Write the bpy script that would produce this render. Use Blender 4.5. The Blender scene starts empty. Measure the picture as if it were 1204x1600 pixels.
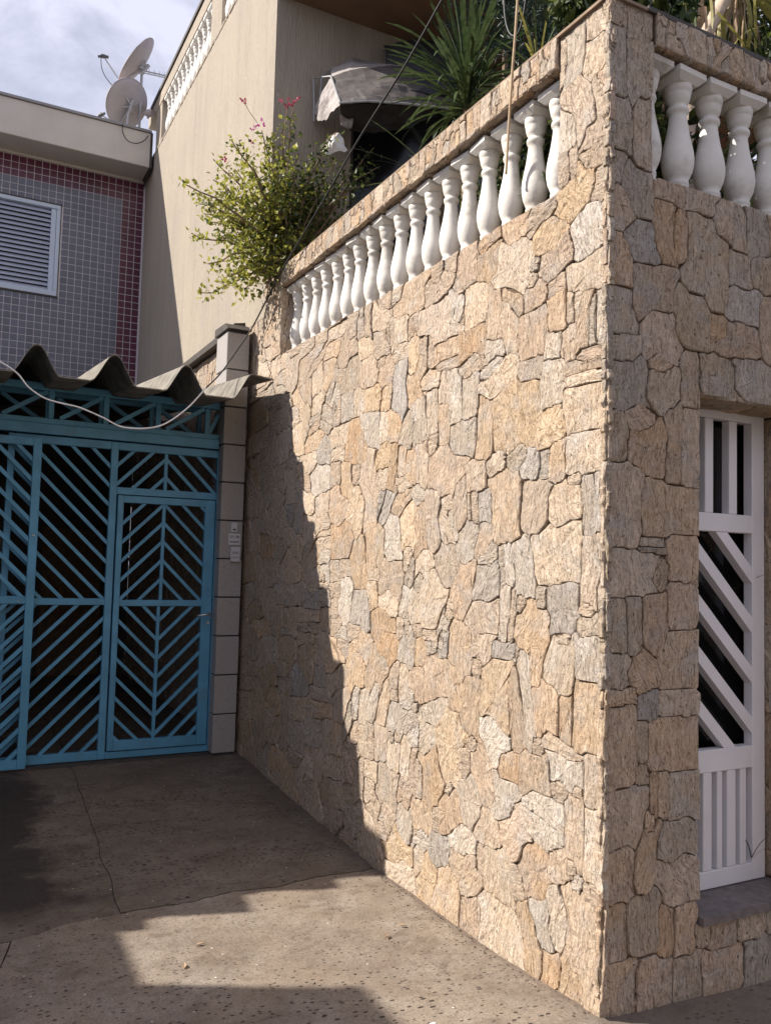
import bpy, bmesh, math, random
import numpy as np
from mathutils import Vector, Matrix, noise as mnoise

random.seed(7)
rng = np.random.default_rng(7)
scene = bpy.context.scene
COL = scene.collection
R3 = math.radians

# ------------------------------------------------------------------ camera
CAM_POS = Vector((-2.3688, -2.59196, 1.74313))
CAM_RIGHT = Vector((0.8842148, -0.4663412, 0.0262690))
CAM_DOWN = Vector((0.0530954, 0.0444776, -0.9975984))
CAM_FWD = Vector((0.4640528, 0.8834861, 0.0640883))
cam_data = bpy.data.cameras.new('camera')
cam = bpy.data.objects.new('camera', cam_data)
COL.objects.link(cam)
m = Matrix.Identity(4)
for i in range(3):
    m[i][0] = CAM_RIGHT[i]; m[i][1] = -CAM_DOWN[i]; m[i][2] = -CAM_FWD[i]; m[i][3] = CAM_POS[i]
cam.matrix_world = m
cam_data.sensor_fit = 'VERTICAL'
cam_data.sensor_height = 36.0
cam_data.lens = 36.0 * 1311.0 / 1600.0
cam_data.clip_start = 0.05
cam_data.clip_end = 1000
scene.camera = cam

# ------------------------------------------------------------------ sky and sun
SUN_DIR = Vector((1.0, -0.51, -0.90)).normalized()       # the way the light travels
SUN_EL = math.asin(-SUN_DIR.z)
world = bpy.data.worlds.new('World')
scene.world = world
world.use_nodes = True
wt = world.node_tree
wt.nodes.clear()
wo = wt.nodes.new('ShaderNodeOutputWorld')
bg = wt.nodes.new('ShaderNodeBackground')
sky = wt.nodes.new('ShaderNodeTexSky')
sky.sky_type = 'NISHITA'
sky.sun_disc = False
sky.sun_elevation = SUN_EL
sky.sun_rotation = math.atan2(-SUN_DIR.x, -SUN_DIR.y)
sky.air_density = 1.0
sky.dust_density = 1.6
sky.ozone_density = 1.0
wtc = wt.nodes.new('ShaderNodeTexCoord')
wmp = wt.nodes.new('ShaderNodeMapping')
wmp.inputs['Scale'].default_value = (1.0, 1.0, 2.2)
wmp.inputs['Location'].default_value = (0.35, 0.1, 0.0)
wn = wt.nodes.new('ShaderNodeTexNoise')
wn.inputs['Scale'].default_value = 3.6
wn.inputs['Detail'].default_value = 7
wn.inputs['Roughness'].default_value = 0.58
wn.inputs['Distortion'].default_value = 0.35
wr_ = wt.nodes.new('ShaderNodeValToRGB')
wr_.color_ramp.elements[0].position = 0.30
wr_.color_ramp.elements[0].color = (0.12, 0.12, 0.12, 1)
wr_.color_ramp.elements[1].position = 0.56
wr_.color_ramp.elements[1].color = (0.96, 0.96, 0.96, 1)
wmix = wt.nodes.new('ShaderNodeMix')
wmix.data_type = 'RGBA'
wmix.inputs['B'].default_value = (10.4, 10.6, 12.9, 1)      # sunlit cloud
wt.links.new(wtc.outputs['Generated'], wmp.inputs['Vector'])
wt.links.new(wmp.outputs['Vector'], wn.inputs['Vector'])
wt.links.new(wn.outputs['Fac'], wr_.inputs['Fac'])
wt.links.new(wr_.outputs['Color'], wmix.inputs['Factor'])
wt.links.new(sky.outputs['Color'], wmix.inputs['A'])
wt.links.new(wmix.outputs['Result'], bg.inputs['Color'])
bg.inputs['Strength'].default_value = 0.052
wt.links.new(bg.outputs['Background'], wo.inputs['Surface'])

sun_data = bpy.data.lights.new('sun', 'SUN')
sun_data.energy = 5.0
sun_data.angle = R3(0.53)
sun_data.color = (1.0, 0.93, 0.83)
sun = bpy.data.objects.new('sun', sun_data)
COL.objects.link(sun)
sun.rotation_euler = SUN_DIR.to_track_quat('-Z', 'Y').to_euler()
sun.location = (-8, 6, 12)
scene.view_settings.view_transform = 'Standard'
scene.view_settings.look = 'None'
scene.view_settings.exposure = 0.69
scene.view_settings.gamma = 1.0
scene.view_settings.use_curve_mapping = False

# ------------------------------------------------------------------ helpers
def at(px, py, X=None, Y=None, Z=None):
    """point where the sight line of a picture point meets a vertical or level plane of the place"""
    d = CAM_RIGHT * ((px - 602) / 1311.0) + CAM_DOWN * ((py - 800) / 1311.0) + CAM_FWD
    if X is not None: t = (X - CAM_POS.x) / d.x
    elif Y is not None: t = (Y - CAM_POS.y) / d.y
    else: t = (Z - CAM_POS.z) / d.z
    return CAM_POS + d * t

class MB:
    def __init__(self): self.v = []; self.f = []; self.mi = []
    def add(self, vs, fs, mi=0):
        o = len(self.v)
        self.v += [tuple(p) for p in vs]
        self.f += [tuple(i + o for i in f) for f in fs]
        self.mi += [mi] * len(fs)
    def box(self, a, b, mi=0):
        x0, y0, z0 = a; x1, y1, z1 = b
        x0, x1 = min(x0, x1), max(x0, x1); y0, y1 = min(y0, y1), max(y0, y1); z0, z1 = min(z0, z1), max(z0, z1)
        self.add([(x0,y0,z0),(x1,y0,z0),(x1,y1,z0),(x0,y1,z0),(x0,y0,z1),(x1,y0,z1),(x1,y1,z1),(x0,y1,z1)],
                 [(3,2,1,0),(4,5,6,7),(0,1,5,4),(1,2,6,5),(2,3,7,6),(3,0,4,7)], mi)
    def bbox(self, a, b, c=0.004, mi=0):
        """box with chamfered edges"""
        bm = bmesh.new()
        bmesh.ops.create_cube(bm, size=1)
        s = [abs(b[i] - a[i]) for i in range(3)]; o = [(a[i] + b[i]) / 2 for i in range(3)]
        for v in bm.verts: v.co = Vector((v.co.x * s[0] + o[0], v.co.y * s[1] + o[1], v.co.z * s[2] + o[2]))
        bmesh.ops.bevel(bm, geom=bm.edges[:], offset=min(c, min(s) * .4), segments=1, affect='EDGES')
        bm.verts.index_update()
        self.add([v.co[:] for v in bm.verts], [[v.index for v in f.verts] for f in bm.faces], mi)
        bm.free()
    def bar(self, p, q, w, d, side, mi=0):
        """square bar from p to q; width w in the plane, depth d along 'side'"""
        p = Vector(p); q = Vector(q); ax = (q - p).normalized(); n = Vector(side).normalized()
        t = n.cross(ax).normalized() * (w / 2); n = n * (d / 2)
        vs = [p - t - n, p + t - n, p + t + n, p - t + n, q - t - n, q + t - n, q + t + n, q - t + n]
        self.add(vs, [(3,2,1,0),(4,5,6,7),(0,1,5,4),(1,2,6,5),(2,3,7,6),(3,0,4,7)], mi)
    def tube(self, pts, r, n=8, mi=0, cap=True):
        pts = [Vector(p) for p in pts]; k = len(pts)
        rs = r if isinstance(r, (list, tuple)) else [r] * k
        o = len(self.v); ref = Vector((0.31, 0.22, 0.92))
        for i, p in enumerate(pts):
            t = (pts[min(i + 1, k - 1)] - pts[max(i - 1, 0)]).normalized()
            a = t.cross(ref)
            if a.length < 1e-3: a = t.cross(Vector((1, 0, 0)))
            a.normalize(); b = t.cross(a)
            for j in range(n):
                an = 2 * math.pi * j / n
                self.v.append(tuple(p + (a * math.cos(an) + b * math.sin(an)) * rs[i]))
        for i in range(k - 1):
            for j in range(n):
                self.f.append((o + i*n + j, o + i*n + (j+1) % n, o + (i+1)*n + (j+1) % n, o + (i+1)*n + j)); self.mi.append(mi)
        if cap:
            self.f.append(tuple(o + j for j in range(n))[::-1]); self.mi.append(mi)
            self.f.append(tuple(o + (k-1)*n + j for j in range(n))); self.mi.append(mi)
    def lathe(self, prof, c=(0, 0, 0), n=20, mi=0):
        o = len(self.v)
        for r, z in prof:
            for j in range(n):
                an = 2 * math.pi * j / n
                self.v.append((c[0] + r * math.cos(an), c[1] + r * math.sin(an), c[2] + z))
        for i in range(len(prof) - 1):
            for j in range(n):
                self.f.append((o + i*n + j, o + i*n + (j+1) % n, o + (i+1)*n + (j+1) % n, o + (i+1)*n + j)); self.mi.append(mi)
        self.f.append(tuple(o + j for j in range(n))[::-1]); self.mi.append(mi)
        self.f.append(tuple(o + (len(prof)-1)*n + j for j in range(n))); self.mi.append(mi)
    def prism(self, poly, axis, a, b, mi=0):
        """2-D polygon pulled along an axis; poly coordinates are the two other axes in order"""
        def P(u, v, w): return {'x': (w, u, v), 'y': (u, w, v), 'z': (u, v, w)}[axis]
        n = len(poly)
        self.add([P(u, v, a) for u, v in poly] + [P(u, v, b) for u, v in poly],
                 [tuple(range(n))[::-1], tuple(range(n, 2*n))] + [(i, (i+1) % n, n + (i+1) % n, n + i) for i in range(n)], mi)
    def mesh(self, name, off=(0, 0, 0), smooth=False, fix=True):
        me = bpy.data.meshes.new(name)
        ox, oy, oz = off
        me.from_pydata([(x - ox, y - oy, z - oz) for x, y, z in self.v], [], self.f)
        if any(self.mi): me.polygons.foreach_set('material_index', self.mi)
        if fix:
            bm = bmesh.new(); bm.from_mesh(me); bmesh.ops.recalc_face_normals(bm, faces=bm.faces[:]); bm.to_mesh(me); bm.free()
        if smooth: me.polygons.foreach_set('use_smooth', [True] * len(me.polygons))
        me.update()
        return me

def wloc(o):
    v = Vector((0, 0, 0))
    while o is not None: v += o.location; o = o.parent
    return v

def obj(name, mb, mats, parent=None, label=None, smooth=False, kind=None, fix=True, origin=None):
    """links one mesh built in world coordinates; its origin sits at 'origin' (world) or at its parent"""
    pl = wloc(parent) if parent else Vector((0, 0, 0))
    og = Vector(origin) if origin is not None else pl
    me = mb.mesh(name, og, smooth, fix) if isinstance(mb, MB) else mb
    for mt in (mats if isinstance(mats, (list, tuple)) else [mats]): me.materials.append(mt)
    o = bpy.data.objects.new(name, me)
    COL.objects.link(o)
    if parent: o.parent = parent
    o.location = og - pl
    if label: o['label'] = label
    if kind: o['kind'] = kind
    return o

def inst(name, me, parent, loc, rot=None, scale=None):
    """a further object on shared mesh data; loc in world coordinates"""
    o = bpy.data.objects.new(name, me)
    COL.objects.link(o)
    o.parent = parent
    o.location = Vector(loc) - (wloc(parent) if parent else Vector((0, 0, 0)))
    if rot is not None: o.rotation_euler = rot
    if scale is not None: o.scale = scale
    return o

def thing(name, label, cat, loc=(0, 0, 0), group=None):
    o = bpy.data.objects.new(name, None)
    o.empty_display_size = 0.1
    COL.objects.link(o)
    o.location = loc
    o['label'] = label; o['category'] = cat
    if group: o['group'] = group
    return o

def tag(o, label, cat, group=None):
    o['label'] = label; o['category'] = cat
    if group: o['group'] = group
    return o

def struct(name, mb, mat, **k):
    return obj(name, mb, mat, kind='structure', **k)

# ------------------------------------------------------------------ materials
def new_mat(name):
    mt = bpy.data.materials.new(name); mt.use_nodes = True
    nt = mt.node_tree
    return mt, nt, nt.nodes['Principled BSDF']

def N(nt, typ, **kw):
    n = nt.nodes.new(typ)
    for k, v in kw.items():
        if hasattr(n, k) and k not in n.inputs: setattr(n, k, v)
        else: n.inputs[k].default_value = v
    return n

def mix_rgb(nt, fac, a, b, blend='MIX'):
    n = nt.nodes.new('ShaderNodeMix'); n.data_type = 'RGBA'; n.blend_type = blend
    for sock, val in (('Factor', fac), ('A', a), ('B', b)):
        if isinstance(val, bpy.types.NodeSocket): nt.links.new(val, n.inputs[sock])
        elif sock == 'Factor': n.inputs[sock].default_value = val
        else: n.inputs[sock].default_value = (*val, 1) if len(val) == 3 else val
    return n.outputs['Result']

def math_n(nt, op, a, b=None):
    n = nt.nodes.new('ShaderNodeMath'); n.operation = op
    for i, val in enumerate((a, b)):
        if val is None: continue
        if isinstance(val, bpy.types.NodeSocket): nt.links.new(val, n.inputs[i])
        else: n.inputs[i].default_value = val
    return n.outputs[0]

def ramp(nt, fac, stops):
    n = nt.nodes.new('ShaderNodeValToRGB')
    cr = n.color_ramp
    while len(cr.elements) < len(stops): cr.elements.new(0.5)
    for e, (p, c) in zip(cr.elements, stops):
        e.position = p; e.color = (c, c, c, 1) if isinstance(c, (int, float)) else (*c, 1)
    nt.links.new(fac, n.inputs['Fac'])
    return n.outputs['Color']

def coords(nt, scale=(1, 1, 1), rnd=0.0, which='Object'):
    tc = nt.nodes.new('ShaderNodeTexCoord')
    out = tc.outputs[which]
    if rnd:
        oi = nt.nodes.new('ShaderNodeObjectInfo')
        mu = math_n(nt, 'MULTIPLY', oi.outputs['Random'], rnd)
        ad = nt.nodes.new('ShaderNodeVectorMath'); ad.operation = 'ADD'
        nt.links.new(out, ad.inputs[0]); nt.links.new(mu, ad.inputs[1]); out = ad.outputs[0]
    mp = nt.nodes.new('ShaderNodeMapping')
    mp.inputs['Scale'].default_value = scale
    nt.links.new(out, mp.inputs['Vector'])
    return mp.outputs['Vector']

def noise_n(nt, vec, scale, detail=4, rough=0.55, dist=0.0):
    n = N(nt, 'ShaderNodeTexNoise', Scale=scale, Detail=detail, Roughness=rough, Distortion=dist)
    nt.links.new(vec, n.inputs['Vector'])
    return n.outputs['Fac']

def bump(nt, bsdf, h, strength, dist=0.01, prev=None):
    b = N(nt, 'ShaderNodeBump', Strength=strength, Distance=dist)
    nt.links.new(h, b.inputs['Height'])
    if prev is not None: nt.links.new(prev, b.inputs['Normal'])
    nt.links.new(b.outputs['Normal'], bsdf.inputs['Normal'])
    return b.outputs['Normal']

def simple(name, col, rough=0.6, var=0.12, nscale=6.0, bstr=0.0, bscale=60.0, metal=0.0, spec=0.4, dirt=None, rnd=5.0):
    mt, nt, b = new_mat(name)
    v = coords(nt, rnd=rnd)
    f = noise_n(nt, v, nscale, 5)
    lo = tuple(c * (1 - var) for c in col); hi = tuple(min(1, c * (1 + var)) for c in col)
    c = mix_rgb(nt, ramp(nt, f, [(0.3, 0.0), (0.7, 1.0)]), lo, hi)
    if dirt:
        g = noise_n(nt, v, nscale * 0.45, 6, 0.65)
        c = mix_rgb(nt, ramp(nt, g, [(dirt[1], 0.0), (dirt[1] + 0.18, dirt[2])]), c, dirt[0])
    nt.links.new(c, b.inputs['Base Color'])
    b.inputs['Roughness'].default_value = rough
    b.inputs['Metallic'].default_value = metal
    b.inputs['Specular IOR Level'].default_value = spec
    if bstr:
        bump(nt, b, noise_n(nt, coords(nt, rnd=rnd), bscale, 4, 0.6), bstr, 0.004)
    return mt

def stone_mat(name, base, dark, light, grain=(38, 5, 38)):
    """split gneiss: wavy fibres along the stone's own length, blotches, rust, dark clefts and pits"""
    mt, nt, b = new_mat(name)
    v0 = coords(nt, (1, 1, 1), rnd=37.0)
    # bend the fibres a little so that they wander
    w = N(nt, 'ShaderNodeTexNoise', Scale=7.0, Detail=2.0)
    nt.links.new(v0, w.inputs['Vector'])
    sb = nt.nodes.new('ShaderNodeVectorMath'); sb.operation = 'SUBTRACT'; sb.inputs[1].default_value = (0.5, 0.5, 0.5); nt.links.new(w.outputs['Color'], sb.inputs[0])
    sc = nt.nodes.new('ShaderNodeVectorMath'); sc.operation = 'SCALE'; sc.inputs['Scale'].default_value = 0.07; nt.links.new(sb.outputs[0], sc.inputs[0])
    ad = nt.nodes.new('ShaderNodeVectorMath'); ad.operation = 'ADD'; nt.links.new(v0, ad.inputs[0]); nt.links.new(sc.outputs[0], ad.inputs[1])
    def vec(s):
        mp = nt.nodes.new('ShaderNodeMapping'); mp.inputs['Scale'].default_value = s; nt.links.new(ad.outputs[0], mp.inputs['Vector']); return mp.outputs['Vector']
    fib = noise_n(nt, vec(grain), 1.5, 6, 0.66, 0.9)
    streak = noise_n(nt, vec((grain[0] * 2.6, grain[1] * 2.2, grain[2] * 2.6)), 1.0, 5, 0.66, 1.3)
    fine = noise_n(nt, vec((190, 55, 190)), 1.0, 4, 0.7, 0.6)
    blo = noise_n(nt, v0, 11.0, 5, 0.6, 0.4)
    lump = noise_n(nt, v0, 30.0, 4, 0.65, 0.5)
    c = mix_rgb(nt, ramp(nt, fib, [(0.30, 0.0), (0.70, 1.0)]), dark, light)
    c = mix_rgb(nt, 0.42, c, base)
    c = mix_rgb(nt, ramp(nt, blo, [(0.46, 0.0), (0.72, 0.45)]), c, tuple(x * y for x, y in zip(base, (1.03, 0.90, 0.76))))
    g = base[2] * 1.5
    c = mix_rgb(nt, ramp(nt, noise_n(nt, v0, 6.5, 5, 0.6), [(0.50, 0.0), (0.70, 0.6)]), c, (g, g * 0.93, g * 0.88))
    c = mix_rgb(nt, ramp(nt, streak, [(0.35, 0.9), (0.49, 0.0)]), c, tuple(x * 0.52 for x in dark))
    c = mix_rgb(nt, ramp(nt, streak, [(0.58, 0.0), (0.74, 0.55)]), c, tuple(min(0.8, x * 1.22) for x in light))
    c = mix_rgb(nt, ramp(nt, fine, [(0.34, 0.6), (0.48, 0.0)]), c, tuple(x * 0.6 for x in dark))
    pits = noise_n(nt, coords(nt, (80, 45, 80), rnd=11.0), 1.0, 2, 0.5)
    c = mix_rgb(nt, ramp(nt, pits, [(0.28, 0.85), (0.34, 0.0)]), c, (0.06, 0.04, 0.028))
    oi = nt.nodes.new('ShaderNodeObjectInfo')
    val = math_n(nt, 'ADD', math_n(nt, 'MULTIPLY', oi.outputs['Random'], 0.24), 1.10)
    hs = N(nt, 'ShaderNodeHueSaturation')
    nt.links.new(c, hs.inputs['Color']); nt.links.new(val, hs.inputs['Value'])
    sat = math_n(nt, 'ADD', math_n(nt, 'MULTIPLY', math_n(nt, 'FRACT', math_n(nt, 'MULTIPLY', oi.outputs['Random'], 7.3)), 0.34), 0.78)
    nt.links.new(sat, hs.inputs['Saturation'])
    nt.links.new(hs.outputs['Color'], b.inputs['Base Color'])
    b.inputs['Roughness'].default_value = 0.88
    b.inputs['Specular IOR Level'].default_value = 0.22
    p = bump(nt, b, fib, 0.9, 0.018)
    p = bump(nt, b, streak, 0.9, 0.009, p)
    p = bump(nt, b, fine, 0.7, 0.004, p)
    bump(nt, b, lump, 0.7, 0.012, p)
    return mt

STONE = {
    't': stone_mat('stone_tan', (0.50, 0.378, 0.274), (0.315, 0.222, 0.150), (0.60, 0.48, 0.36)),
    'c': stone_mat('stone_cream', (0.53, 0.405, 0.294), (0.36, 0.262, 0.17), (0.63, 0.51, 0.385), (26, 9, 26)),
    'o': stone_mat('stone_ochre', (0.50, 0.360, 0.255), (0.315, 0.208, 0.13), (0.595, 0.46, 0.33), (34, 6, 34)),
    'g': stone_mat('stone_grey', (0.455, 0.368, 0.283), (0.285, 0.217, 0.158), (0.56, 0.47, 0.375)),
    'b': stone_mat('stone_blue_grey', (0.405, 0.355, 0.308), (0.27, 0.222, 0.182), (0.53, 0.468, 0.41)),
    'w': stone_mat('stone_pale', (0.54, 0.455, 0.37), (0.335, 0.258, 0.19), (0.61, 0.52, 0.43)),
}
M = {}
M['mortar'] = simple('mortar', (0.11, 0.073, 0.047), 0.95, 0.3, 14, 0.5, 90)
M['white_paint'] = simple('white_limewash', (0.73, 0.70, 0.655), 0.75, 0.07, 9, 0.4, 45, dirt=((0.33, 0.29, 0.24), 0.53, 0.75))
M['gate_white'] = simple('white_gate_paint', (0.78, 0.75, 0.765), 0.42, 0.04, 5, 0.05, 40, dirt=((0.50, 0.45, 0.40), 0.66, 0.4))
M['blue_paint'] = simple('blue_gate_paint', (0.10, 0.31, 0.50), 0.42, 0.16, 5, 0.15, 60, dirt=((0.16, 0.155, 0.15), 0.60, 0.55))
M['blue_dark'] = simple('blue_door_paint', (0.045, 0.165, 0.25), 0.38, 0.14, 3, 0.06, 70)
M['chrome'] = simple('steel_handle', (0.62, 0.62, 0.60), 0.3, 0.05, 8, metal=0.9)
M['asbestos'] = simple('fibre_cement', (0.215, 0.195, 0.165), 0.92, 0.3, 9, 0.6, 110, dirt=((0.055, 0.048, 0.04), 0.50, 0.85))
M['fascia'] = simple('beige_render', (0.53, 0.495, 0.455), 0.85, 0.07, 3, 0.25, 60, dirt=((0.34, 0.31, 0.27), 0.60, 0.45))
M['cap_metal'] = simple('grey_capping', (0.25, 0.245, 0.255), 0.55, 0.1, 5)
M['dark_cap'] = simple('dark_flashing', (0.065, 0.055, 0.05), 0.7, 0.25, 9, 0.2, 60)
M['tile_grey'] = simple('grey_glazed_tile', (0.112, 0.12, 0.16), 0.30, 0.22, 2, spec=0.5, rnd=31)
M['tile_maroon'] = simple('maroon_glazed_tile', (0.085, 0.016, 0.036), 0.30, 0.28, 2, spec=0.5, rnd=31)
M['grout'] = simple('pale_grout', (0.55, 0.52, 0.55), 0.9, 0.08, 12)
M['window_white'] = simple('window_paint', (0.50, 0.58, 0.70), 0.4, 0.04, 6)
M['slat'] = simple('shutter_slat_paint', (0.42, 0.46, 0.58), 0.45, 0.05, 6)
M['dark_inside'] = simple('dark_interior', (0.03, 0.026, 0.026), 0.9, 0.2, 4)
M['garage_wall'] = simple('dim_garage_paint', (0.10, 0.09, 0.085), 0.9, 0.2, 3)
M['granite'] = simple('grey_granite', (0.37, 0.345, 0.335), 0.55, 0.12, 90, 0.15, 160, dirt=((0.21, 0.18, 0.16), 0.55, 0.5))
M['sill_granite'] = simple('dark_slate_sill', (0.17, 0.145, 0.14), 0.6, 0.25, 26, 0.25, 90, dirt=((0.08, 0.065, 0.06), 0.5, 0.6))
M['dish'] = simple('grey_dish_paint', (0.40, 0.36, 0.36), 0.6, 0.10, 4, dirt=((0.30, 0.22, 0.20), 0.56, 0.5))
M['galv'] = simple('galvanised_steel', (0.42, 0.42, 0.43), 0.5, 0.1, 8, metal=0.5)
M['dish_dark'] = simple('dark_plastic', (0.09, 0.09, 0.10), 0.5, 0.1, 8)
M['cable_black'] = simple('black_cable', (0.02, 0.02, 0.022), 0.5, 0.1, 5)
M['cable_white'] = simple('white_cable', (0.80, 0.79, 0.78), 0.5, 0.05, 5)
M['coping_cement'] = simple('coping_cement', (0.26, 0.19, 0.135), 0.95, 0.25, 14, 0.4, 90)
M['rope'] = simple('jute_rope', (0.50, 0.37, 0.24), 0.9, 0.15, 60, 0.5, 300)
M['plaque'] = simple('white_plastic', (0.62, 0.62, 0.64), 0.45, 0.05, 5)
M['ink'] = simple('dark_ink', (0.05, 0.05, 0.06), 0.7, 0.1, 5)
M['awning'] = simple('grey_awning_cloth', (0.125, 0.11, 0.106), 0.9, 0.25, 5, 0.6, 30, dirt=((0.07, 0.058, 0.055), 0.47, 0.8))
M['awning_dark'] = simple('shade_dark_awning_cloth', (0.05, 0.05, 0.06), 0.9, 0.3, 6, 0.5, 30)  # shade on the awning's right and underside put into the cloth colour
M['awning_pale'] = simple('pale_torn_cloth', (0.40, 0.365, 0.35), 0.9, 0.2, 9, 0.6, 30, dirt=((0.10, 0.08, 0.075), 0.50, 0.75))
M['soffit'] = simple('brown_soffit', (0.24, 0.145, 0.092), 0.8, 0.15, 4)
M['beam'] = simple('grey_eave_board', (0.16, 0.16, 0.175), 0.8, 0.1, 4)
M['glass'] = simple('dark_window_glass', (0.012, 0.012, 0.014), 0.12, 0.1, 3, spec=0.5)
M['concrete_wall'] = simple('grey_render', (0.34, 0.31, 0.27), 0.9, 0.1, 3, 0.2, 40)
M['terrace'] = simple('terrace_floor', (0.42, 0.25, 0.145), 0.8, 0.15, 5)
M['asphalt'] = simple('asphalt', (0.05, 0.05, 0.05), 0.9, 0.2, 20, 0.3, 90)
M['wood'] = simple('weathered_stem', (0.20, 0.14, 0.09), 0.9, 0.25, 18, 0.4, 70)
M['trunk_pale'] = simple('pale_palm_trunk', (0.50, 0.40, 0.31), 0.9, 0.2, 22, 0.5, 60, dirt=((0.22, 0.16, 0.12), 0.5, 0.7))
M['dry_leaf'] = simple('dry_leaf', (0.34, 0.24, 0.16), 0.85, 0.3, 9)
M['paper'] = simple('paper_scrap', (0.75, 0.74, 0.72), 0.8, 0.05, 9)

def plaster():
    mt, nt, b = new_mat('tan_scored_plaster')
    v = coords(nt, (26, 26, 1.6))
    st = noise_n(nt, v, 2.2, 5, 0.62, 0.3)
    st2 = noise_n(nt, coords(nt, (60, 60, 7)), 1.6, 4, 0.65, 0.4)
    big = noise_n(nt, coords(nt, (1, 1, 0.45)), 1.5, 5, 0.6)
    c = mix_rgb(nt, ramp(nt, st, [(0.3, 0.0), (0.7, 1.0)]), (0.400, 0.343, 0.276), (0.455, 0.396, 0.325))
    c = mix_rgb(nt, ramp(nt, big, [(0.42, 0.0), (0.72, 0.6)]), c, (0.34, 0.308, 0.268))
    c = mix_rgb(nt, ramp(nt, noise_n(nt, coords(nt, (3.4, 3.4, 0.22)), 1.6, 5, 0.65), [(0.50, 0.0), (0.74, 0.55)]), c, (0.31, 0.268, 0.215))
    c = mix_rgb(nt, ramp(nt, noise_n(nt, coords(nt), 22, 2, 0.5), [(0.74, 0.0), (0.77, 0.7)]), c, (0.72, 0.68, 0.60))
    nt.links.new(c, b.inputs['Base Color'])
    b.inputs['Roughness'].default_value = 0.9
    b.inputs['Specular IOR Level'].default_value = 0.2
    p = bump(nt, b, st2, 1.0, 0.014)
    bump(nt, b, st, 0.5, 0.012, p)
    return mt
M['plaster'] = plaster()

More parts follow.
